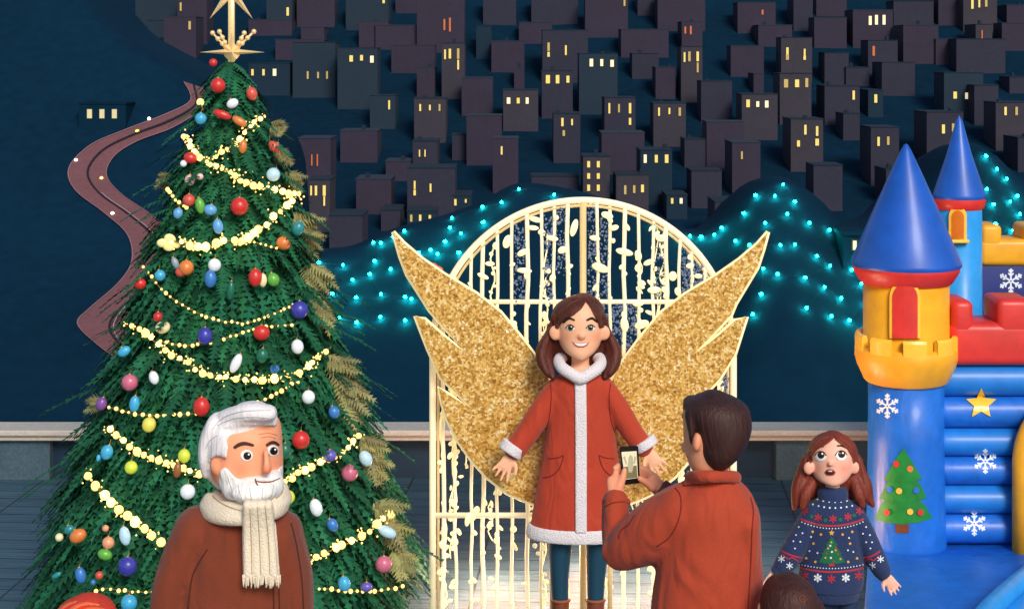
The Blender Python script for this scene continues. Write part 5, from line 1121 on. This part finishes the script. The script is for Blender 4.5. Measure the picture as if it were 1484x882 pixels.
SCF = mat('cream knit scarf', (236, 220, 194), rough=.9, var=.10, scale=160, bump=.5); SFO = mat('scarf fold', (176, 148, 108), rough=.95)
def ring(cx, cy, rx, fy, by, df, db, r, tilt=0):
    p = []
    for k in range(17):
        a = 2 * math.pi * k / 16; sx = math.sin(a); cyy = -math.cos(a)
        p.append((cx + rx * sx + tilt * 0, cy + (fy if cyy < 0 else by) * -cyy - tilt * sx, (df if cyy < 0 else db) * (-1 if cyy < 0 else 1) * abs(cyy) + .0))
    return PT(Y, p, r, 10, 2)
wrap = fuse([ring(356, 716, 52, 20, -14, .125, .12, .024, 8), ring(356, 726, 55, 19, -14, .145, .13, .027, 6), ring(355, 735, 54, 15, -14, .158, .135, .024, 4), RG(Y, [(712, 308, 406, .085, .02), (726, 302, 410, .115, 0.01), (744, 308, 408, .13, 0)], 3, 30, False)], .007, 3)
so_ = build('scarf', wrap, SCF, ol); wb = multi((wrap.v, wrap.f), (oc.v, oc.f)).bvh()
tail = fuse([patch([(350, 736), (372, 724), (394, 724), (398, 740), (402, 780), (406, 836), (390, 840), (370, 838), (352, 834), (351, 790)], wb, .016, 4, .012)] + [PL(Y, [(x0, 730, -.20, 6.5, .02), (x0 + (x1 - x0) * .4, 770, -.178, 6.5, .016), (x1, 832, -.176, 6.5, .014)]) for x0, x1 in ((358, 359), (368, 372), (378, 384), (389, 397))], .006, 4)
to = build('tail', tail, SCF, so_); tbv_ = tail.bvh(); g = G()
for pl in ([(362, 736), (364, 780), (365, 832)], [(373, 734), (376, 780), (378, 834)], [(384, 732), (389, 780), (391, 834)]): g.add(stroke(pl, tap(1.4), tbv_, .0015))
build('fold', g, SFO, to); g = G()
for k in range(26):
    x = 352 + 54 * k / 25; dd = random.uniform(-2, 2); L = random.uniform(7, 14)
    g.add(PT(Y, [(x, 832, -.185), (x + dd * .4, 838 + L * .4, -.186), (x + dd, 838 + L, -.182)], .0022, 5, 2))
build('fringe', g, SCF, to)
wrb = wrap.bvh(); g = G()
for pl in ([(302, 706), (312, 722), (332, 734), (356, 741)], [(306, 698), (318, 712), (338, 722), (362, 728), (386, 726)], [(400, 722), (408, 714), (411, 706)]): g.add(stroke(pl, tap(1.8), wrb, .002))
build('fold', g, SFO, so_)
legs(ol, Y, 318, 380, 1090, 44, DTR, SHOE)

# ---- girl in patterned jumper
Y = 7.1; FL = HY + H * F / Y
gi = thing('person', W(1208, FL, Y), 'girl with long auburn hair in navy Christmas jumper looking up open mouthed', 'person')
SK4 = mat('skin girl', (246, 186, 160), rough=.55, var=.03, scale=200, vcol=True, sss=.12)
hd = RG(Y, [(701, 1198, 1213, .035, -.045), (699, 1192, 1219, .052, -.035), (693, 1183, 1227, .075, -.018), (684, 1177, 1233, .09, -.004), (672, 1175, 1235, .096, 0), (658, 1175, 1235, .099, 0), (646, 1178, 1232, .095, .004), (635, 1187, 1225, .072, .01)], 4, 32, .3)
bodyg = fuse([hd, PE(Y, 1172, 678, -.035, 7.5, 9.5, .015), PE(Y, 1238, 677, -.035, 7.5, 9.5, .015), PE(Y, 1203, 672, -.101, 3.6, 3.2, .012), PL(Y, [(1206, 722, .01, 13, .042), (1206, 708, .008, 11, .036), (1206, 694, .005, 12, .04)], 3),
              RG(Y, [(727, 1194, 1220, .04, 0), (740, 1184, 1230, .055, 0), (800, 1182, 1230, .07, 0), (840, 1184, 1232, .07, 0), (856, 1188, 1234, .06, 0)], 3, 20, True),
              PL(Y, [(1180, 740, 0, 9, None), (1160, 775, -.01, 9, None), (1140, 808, -.02, 8, None), (1124, 828, -.03, 6, None)]), PL(Y, [(1236, 740, 0, 9, None), (1256, 775, -.01, 9, None), (1271, 808, -.02, 8, None), (1282, 832, -.03, 6, None)]),
              PL(Y, [(1195, 865, 0, 11, None), (1195, 930, 0, 9, None), (1195, FL - 10, 0, 8, None)]), PL(Y, [(1227, 865, 0, 11, None), (1227, 930, 0, 9, None), (1227, FL - 10, 0, 8, None)]),
              *open_hand(Y, 1123, 829, -28, .72, -.03, 1, 8), *open_hand(Y, 1283, 832, 34, .72, -.03, -1, 8)], .005, 4)
tintbody(bodyg, Y, [(1186, 679, 8, (1.0, .72, .68)), (1224, 679, 9, (1.0, .70, .70)), (1203, 673, 5, (1.0, .76, .72)), (1172, 678, 7, (1, .84, .8)), (1237, 677, 7, (1, .8, .78)), (1225, 692, 9, (1, .82, .84))])
build('body', bodyg, SK4, gi, tint=True); gb = bodyg.bvh()
for (x, y) in ((1189, 661), (1219, 660)):
    e = build('eye', patch(disc(x, y, 8.2, 18, 7.2), gb, .002, 2), WHITE, gi); build('iris', patch(disc(x + .8, y - 2.2, 5.2, 16), gb, .0032, 2), mat('brown iris', (62, 38, 34), rough=.15), e); build('pupil', patch(disc(x + .8, y - 2.2, 3.0, 12), gb, .0042, 2), IRISD, e); build('glint', patch(disc(x + 2.6, y - 4, 1.4, 8), gb, .0052, 2), GLINT, e)
    build('eyelid', stroke([(x - 8.4, y - .5), (x - 5, y - 5.8), (x, y - 7.6), (x + 5, y - 6), (x + 8.4, y - 1)], 1.2, gb, .004), BROW, e)
build('eyebrow', stroke([(1181, 650), (1187, 647), (1194, 646.5)], tap(2.4), gb, .004), BROW, gi); build('eyebrow', stroke([(1213, 645.5), (1220, 645.5), (1227, 649)], tap(2.4), gb, .004), BROW, gi)
mo = build('mouth', patch([(1194.5, 684), (1198, 679.8), (1203, 678.6), (1208, 679.8), (1211.5, 684), (1209, 688), (1203, 689.4), (1197, 688)], gb, .002, 1.8), LIPS, gi)
build('mouth_inside', patch([(1196, 683.8), (1199, 681), (1203, 680), (1207, 681), (1210, 683.8), (1207.4, 687), (1203, 687.8), (1198.6, 687)], gb, .003, 1.8), MOUTHD, mo); build('teeth', patch([(1199.5, 682), (1203, 681.1), (1206.5, 682), (1205.5, 683.2), (1200.5, 683.2)], gb, .004, 1.8), TEETH, mo)
AUB = mat('auburn hair', (122, 48, 30), rough=.55, var=.5, scale=110, hair=True, bump=.5)
gh = fuse([RG(Y, [(628, 1196, 1220, .05, .03), (633, 1184, 1230, .08, .035), (644, 1173, 1240, .098, .042), (660, 1169, 1244, .105, .055), (680, 1164, 1249, .10, .068), (700, 1159, 1255, .085, .08), (718, 1158, 1257, .06, .085)], 4, 32, .3),
           PL(Y, [(1167, 664, .03, 5, .03), (1163, 682, .03, 8, .036), (1158, 705, .02, 11, .04), (1155, 722, .01, 9, .03), (1151, 737, .0, 4, .012)]), PL(Y, [(1244, 664, .03, 5, .03), (1248, 682, .03, 7, .036), (1254, 703, .02, 10, .04), (1257, 718, .01, 9, .03), (1265, 732, .0, 3.5, .012)]),
           PL(Y, [(1180, 690, .03, 9, .04), (1168, 715, -.02, 9, .03), (1163, 734, -.03, 5, .015)]), PL(Y, [(1236, 690, .03, 9, .04), (1244, 715, -.02, 9, .03), (1250, 732, -.03, 5, .015)])], .006, 4)
gho = build('hair', gh, AUB, gi); ghb = multi((gh.v, gh.f), (bodyg.v, bodyg.f)).bvh()
f1 = fuse([patch([(1209, 634), (1203, 640), (1194, 646), (1184, 651), (1178, 660), (1175, 672), (1170, 668), (1168, 655), (1174, 642), (1184, 633), (1196, 628), (1208, 628)], ghb, .012, 3, .01)], .004, 5); f2 = fuse([patch([(1206, 629), (1211, 637), (1220, 644), (1229, 652), (1235, 664), (1237, 672), (1242, 668), (1243, 654), (1238, 642), (1229, 633), (1218, 628)], ghb, .012, 3, .01)], .004, 5)
build('fringe', multi((f1.v, f1.f), (f2.v, f2.f)), AUB, gho); hh = multi((gh.v, gh.f), (f1.v, f1.f), (f2.v, f2.f)).bvh()
STG = mat('copper strand', (140, 66, 44), rough=.5)
for pl in ([(1172, 650), (1165, 675), (1156, 700), (1154, 722)], [(1240, 650), (1248, 675), (1258, 700), (1259, 718)], [(1180, 645), (1190, 636), (1202, 632)], [(1234, 648), (1226, 639), (1214, 633)]): build('strand', stroke(pl, tap(1.2), hh, .0008), STG, gho)
NK = mat('navy knit', (36, 52, 92), rough=.92, var=.16, scale=200, bump=.6, sheen=.1, fold=.3)
sw = fuse([RG(Y, [(720, 1186, 1227, .058, 0), (727, 1177, 1236, .07, 0), (738, 1169, 1245, .08, 0), (760, 1164, 1249, .09, 0), (800, 1160, 1251, .10, 0), (838, 1158, 1252, .105, 0), (852, 1162, 1249, .105, 0)], 4, 36, False),
           PL(Y, [(1179, 742, 0, 15, .06), (1163, 772, -.01, 16.5, .058), (1147, 802, -.02, 17, .056), (1134, 822, -.028, 14, .05)]), PL(Y, [(1237, 742, 0, 15, .06), (1251, 772, -.01, 16.5, .058), (1266, 804, -.02, 16, .056), (1277, 825, -.028, 13.5, .05)])], .006, 4)
swo = build('jumper', sw, NK, gi); sb = sw.bvh()
build('hem_rib', fuse([RG(Y, [(849, 1165, 1246, .102, 0), (860, 1168, 1245, .10, 0), (866, 1171, 1243, .096, 0)], 3, 30, False)], .006, 2), NK, swo)
build('roll_neck', fuse([RG(Y, [(704, 1187, 1226, .055, .003), (712, 1184, 1229, .064, .003), (722, 1184, 1229, .066, .003), (728, 1180, 1233, .068, .003)], 3, 28, False)], .005, 3), NK, swo)
for pts in ([(1130, 826, -.028, 12, .044), (1123, 832, -.03, 10, .04)], [(1278, 828, -.028, 12, .044), (1283, 835, -.03, 10, .04)]): build('cuff', fuse([PL(Y, pts, 2, 18, False)], .005, 2), NK, swo)
def c5(x, y): return (1080 + x / 2.579, 540 + y / 2.579)
KR = mat('knit red', (176, 48, 62), rough=.9); KW = mat('knit white', (222, 228, 234), rough=.9); KG = mat('knit green', (18, 102, 66), rough=.9); KO = mat('knit gold', (222, 160, 76), rough=.9)
P = [multi() for _ in range(4)]
def pd(i, x, y, r): P[i].add(patch(disc(*c5(x, y), r, 8), sb, .0022, 3))
for xs_, yf in (([248 + 22 * k for k in range(9)], lambda x: 470 + 20 * (1 - ((x - 335) / 90) ** 2) - 8), ([232 + 21 * k for k in range(11)], lambda x: 488 + 24 * (1 - ((x - 335) / 110) ** 2) - 8)):
    for x in xs_: pd(1, x, yf(x), 1.35)
cur = lambda x, y0, dp: y0 + dp * (1 - ((x - 325) / 122) ** 2)
P[0].add(stroke([c5(x, cur(x, 543, 28)) for x in (206, 235, 265, 295, 325, 355, 385, 415, 444)], 2.6, sb, .0022)); P[0].add(stroke([c5(x, cur(x, 727, 16)) for x in (206, 235, 265, 295, 325, 355, 385, 415, 442)], 2.6, sb, .0022))
for k in range(21): x = 212 + 11.4 * k; pd(1, x, cur(x, 553, 28), .95); pd(1, x, cur(x, 714, 16), .95)
for x, y in ((222, 514), (272, 540), (328, 545), (384, 537), (428, 515)):
    for q in flake(*c5(x, y), 5.8, 2.2, sb, .0024, False): P[0].add(q)
for x, y in ((248, 536), (300, 550), (356, 548), (408, 532)): P[2].add(patch(disc(*c5(x, y), 3, 8), sb, .0022, 3))
for x, y, i in ((222, 757, 0), (271, 765, 1), (322, 769, 0), (376, 765, 1), (424, 757, 0)):
    for q in flake(*c5(x, y), 6.2, 1.5 if i else 2.2, sb, .0024, bool(i)): P[i].add(q)
P[2].add(patch([c5(*p) for p in ((323, 608), (338, 634), (346, 640), (340, 644), (354, 668), (362, 674), (356, 678), (374, 706), (350, 711), (322, 713), (296, 711), (275, 706), (290, 680), (284, 675), (292, 669), (306, 646), (300, 641), (308, 635))], sb, .0022, 4))
P[0].add(patch([c5(312, 713), c5(334, 713), c5(333, 722), c5(313, 722)], sb, .0022, 3)); P[3].add(patch(star5(*c5(323, 597), 4.6, .45), sb, .0026, 2))
for x, y, i in ((322, 632, 3), (338, 652, 0), (310, 655, 3), (324, 668, 1), (346, 676, 0), (300, 690, 3), (320, 690, 1), (338, 662, 3), (304, 674, 0), (356, 694, 3), (330, 703, 0), (318, 645, 1)): P[i].add(patch(disc(*c5(x, y), 1.5, 8), sb, .0040, 3))
for x, y in ((252, 593), (283, 603), (364, 603), (400, 593), (255, 637), (392, 637), (228, 692), (262, 705), (385, 705), (418, 692)): pd(3, x, y, 1.9)
for x, y in ((246, 612), (240, 665), (384, 662), (404, 668), (270, 672), (388, 616), (200, 575), (214, 598), (190, 605), (206, 630), (180, 628), (186, 655), (452, 575), (440, 600), (466, 605), (452, 632), (474, 632), (468, 655)): pd(1, x, y, 1.25)
P[0].add(stroke([c5(134, 664), c5(160, 676), c5(188, 686), c5(214, 690)], 2.4, sb, .0022)); P[0].add(stroke([c5(441, 690), c5(466, 686), c5(488, 676), c5(504, 664)], 2.4, sb, .0022))
P[0].add(stroke([c5(140, 678), c5(160, 694), c5(176, 690), c5(200, 704)], 1.8, sb, .0022)); P[0].add(stroke([c5(446, 704), c5(466, 694), c5(480, 700), c5(500, 682)], 1.8, sb, .0022))
for x, y in ((135, 694), (166, 720), (506, 695), (475, 720)):
    for q in flake(*c5(x, y), 5.2, 1.4, sb, .0024, False): P[1].add(q)
kp = G()
for i, g in enumerate(P): kp.add((g.v, g.f), i)
build('knit_pattern', kp, [KR, KW, KG, KO], swo, smooth=False)
legs(gi, Y, 1194, 1228, 848, 17, mat('denim', (34, 52, 84), rough=.85, var=.15), SHOE, .7)

# ---- two children cut by the lower edge of the picture
Y = 4.9; FL = HY + H * F / Y
ch = thing('person', W(1143, FL, Y), 'child with dark brown hair in a side bun seen from behind before the girl', 'person')
SK5 = mat('skin child', (240, 166, 136), rough=.55, var=.03, scale=200, sss=.1)
bodyg = fuse([RG(Y, [(938, 1126, 1158, .05, .03), (925, 1115, 1170, .075, .02), (900, 1106, 1180, .088, .01), (875, 1104, 1182, .092, .0), (850, 1116, 1170, .07, 0)], 4, 26, .3), PE(Y, 1104, 882, -.01, 7, 11, .02), PE(Y, 1168, 896, -.04, 7, 10, .02), PL(Y, [(1142, 975, .02, 18, None), (1142, 930, .01, 16, None)], 3),
              RG(Y, [(965, 1110, 1176, .06, .02), (1000, 1098, 1188, .085, .02), (1100, 1100, 1186, .09, .02), (1180, 1100, 1186, .09, .02)], 3, 20, True), PL(Y, [(1100, 990, .02, 14, None), (1088, 1070, .02, 13, None), (1086, 1150, -.01, 10, None)]), PL(Y, [(1186, 990, .02, 14, None), (1198, 1070, .02, 13, None), (1200, 1150, -.01, 10, None)]),
              PL(Y, [(1122, 1180, .02, 22, None), (1122, FL - 20, 0, 14, None)], 3), PL(Y, [(1164, 1180, .02, 22, None), (1164, FL - 20, 0, 14, None)], 3), *open_hand(Y, 1086, 1152, 0, .75, -.01, 1, 5), *open_hand(Y, 1200, 1152, 0, .75, -.01, -1, 5)], .0065, 3)
build('body', bodyg, SK5, ch)
HC = mat('deep brown hair', (62, 30, 24), rough=.6, var=.4, scale=110, hair=True, bump=.5)
hc = fuse([RG(Y, [(835, 1130, 1158, .05, -.01), (842, 1114, 1172, .085, -.012), (856, 1105, 1182, .104, -.016), (880, 1101, 1187, .11, -.02), (905, 1106, 1182, .10, -.03), (928, 1118, 1168, .075, -.035)], 4, 32, .3), PL(Y, [(1172, 868, -.03, 12, .04), (1186, 880, -.03, 9, .03), (1194, 894, -.03, 6, .02)])], .006, 4)
hco = build('hair', hc, HC, ch); hcb = hc.bvh()
sp = [(1163 + 6 * math.cos(a) * (1 - a / 12), 866 + 6 * math.sin(a) * (1 - a / 12)) for a in [k * .6 for k in range(16)]]
build('curl', stroke(sp, 1.5, hcb, .003, 2), mat('curl copper', (112, 54, 38), rough=.5), hco)
g = G()
for pl in ([(1120, 850), (1132, 870), (1136, 905)], [(1140, 842), (1146, 870), (1146, 905)], [(1158, 846), (1154, 856)], [(1112, 870), (1120, 890), (1124, 910)]): g.add(stroke(pl, tap(1.0), hcb, .0006))
build('strand', g, mat('hair strand', (74, 40, 34), rough=.6), hco)
cg = fuse([RG(Y, [(968, 1108, 1178, .07, .02), (1000, 1092, 1194, .1, .02), (1100, 1090, 1196, .11, .02), (1200, 1086, 1200, .12, .02)], 3, 26, False), PL(Y, [(1100, 990, .02, 20, None), (1088, 1070, .02, 18, None), (1086, 1145, -.01, 15, None)]), PL(Y, [(1186, 990, .02, 20, None), (1198, 1070, .02, 18, None), (1200, 1145, -.01, 15, None)])], .009, 4)
build('coat', cg, mat('plum coat', (92, 48, 66), rough=.9, bump=.2, scale=200), ch); legs(ch, Y, 1122, 1164, 1190, 26, DTR, SHOE, .75)
Y = 4.7; FL = HY + H * F / Y
kd = thing('person', W(123, FL, Y), 'small child in red and orange woolly hat below the left boughs of the tree', 'person')
bodyg = fuse([RG(Y, [(985, 108, 138, .05, 0), (965, 92, 154, .085, 0), (935, 84, 162, .10, 0), (905, 86, 160, .095, 0)], 4, 26, .3), PE(Y, 82, 945, 0, 6, 10, .02), PE(Y, 164, 945, 0, 6, 10, .02), PL(Y, [(123, 1020, .01, 19, None), (123, 975, .0, 17, None)], 3),
              RG(Y, [(1008, 92, 154, .06, .02), (1040, 78, 168, .085, .02), (1140, 80, 166, .09, .02), (1220, 80, 166, .09, .02)], 3, 20, True), PL(Y, [(80, 1035, .02, 15, None), (68, 1110, .02, 13, None), (66, 1190, -.01, 10, None)]), PL(Y, [(166, 1035, .02, 15, None), (178, 1110, .02, 13, None), (180, 1190, -.01, 10, None)]),
              PL(Y, [(104, 1220, .02, 22, None), (104, FL - 20, 0, 14, None)], 3), PL(Y, [(142, 1220, .02, 22, None), (142, FL - 20, 0, 14, None)], 3), *open_hand(Y, 66, 1192, 0, .75, -.01, 1, 5), *open_hand(Y, 180, 1192, 0, .75, -.01, -1, 5)], .0065, 3)
build('body', bodyg, SK5, kd); kb = bodyg.bvh()
for x in (108, 138): e = build('eye', patch(disc(x, 942, 6, 14), kb, .003, 2.5), WHITE, kd); build('pupil', patch(disc(x, 942, 3.6, 12), kb, .0045, 2), IRISD, e)
build('mouth', stroke([(114, 966), (123, 969), (132, 966)], 2, kb, .003), LIPS, kd)
HATR = mat('red knit hat', (216, 62, 44), rough=.9, var=.14, scale=120, bump=.5); HATO = mat('orange knit fold', (234, 112, 70), rough=.9, var=.12, scale=120, bump=.5)
ht = fuse([RG(Y, [(868, 106, 142, .06, 0), (873, 93, 154, .09, 0), (884, 81, 165, .112, 0), (902, 75, 171, .12, 0), (918, 75, 171, .12, 0), (926, 77, 169, .115, 0)], 4, 32, .3)], .006, 4)
hto = build('hat', ht, HATR, kd); hb_ = ht.bvh()
for k, (pl, w) in enumerate((([(92, 896), (104, 882), (124, 874), (146, 876)], 6), ([(100, 908), (112, 890), (134, 881), (158, 884)], 6), ([(82, 888), (96, 876), (112, 870)], 5))): build('knit_fold', fuse([stroke(pl, tap(w), hb_, .010, 3, .01)], .004, 3), HATO, hto)
cg = fuse([RG(Y, [(1008, 90, 156, .07, .02), (1040, 72, 174, .1, .02), (1140, 70, 176, .11, .02), (1240, 66, 180, .12, .02)], 3, 26, False), PL(Y, [(80, 1035, .02, 21, None), (68, 1110, .02, 18, None), (66, 1185, -.01, 15, None)]), PL(Y, [(166, 1035, .02, 21, None), (178, 1110, .02, 18, None), (180, 1185, -.01, 15, None)])], .009, 4)
build('coat', cg, mat('blue child coat', (50, 84, 120), rough=.9, bump=.2, scale=200), kd); legs(kd, Y, 104, 142, 1230, 26, DTR, SHOE, .75)
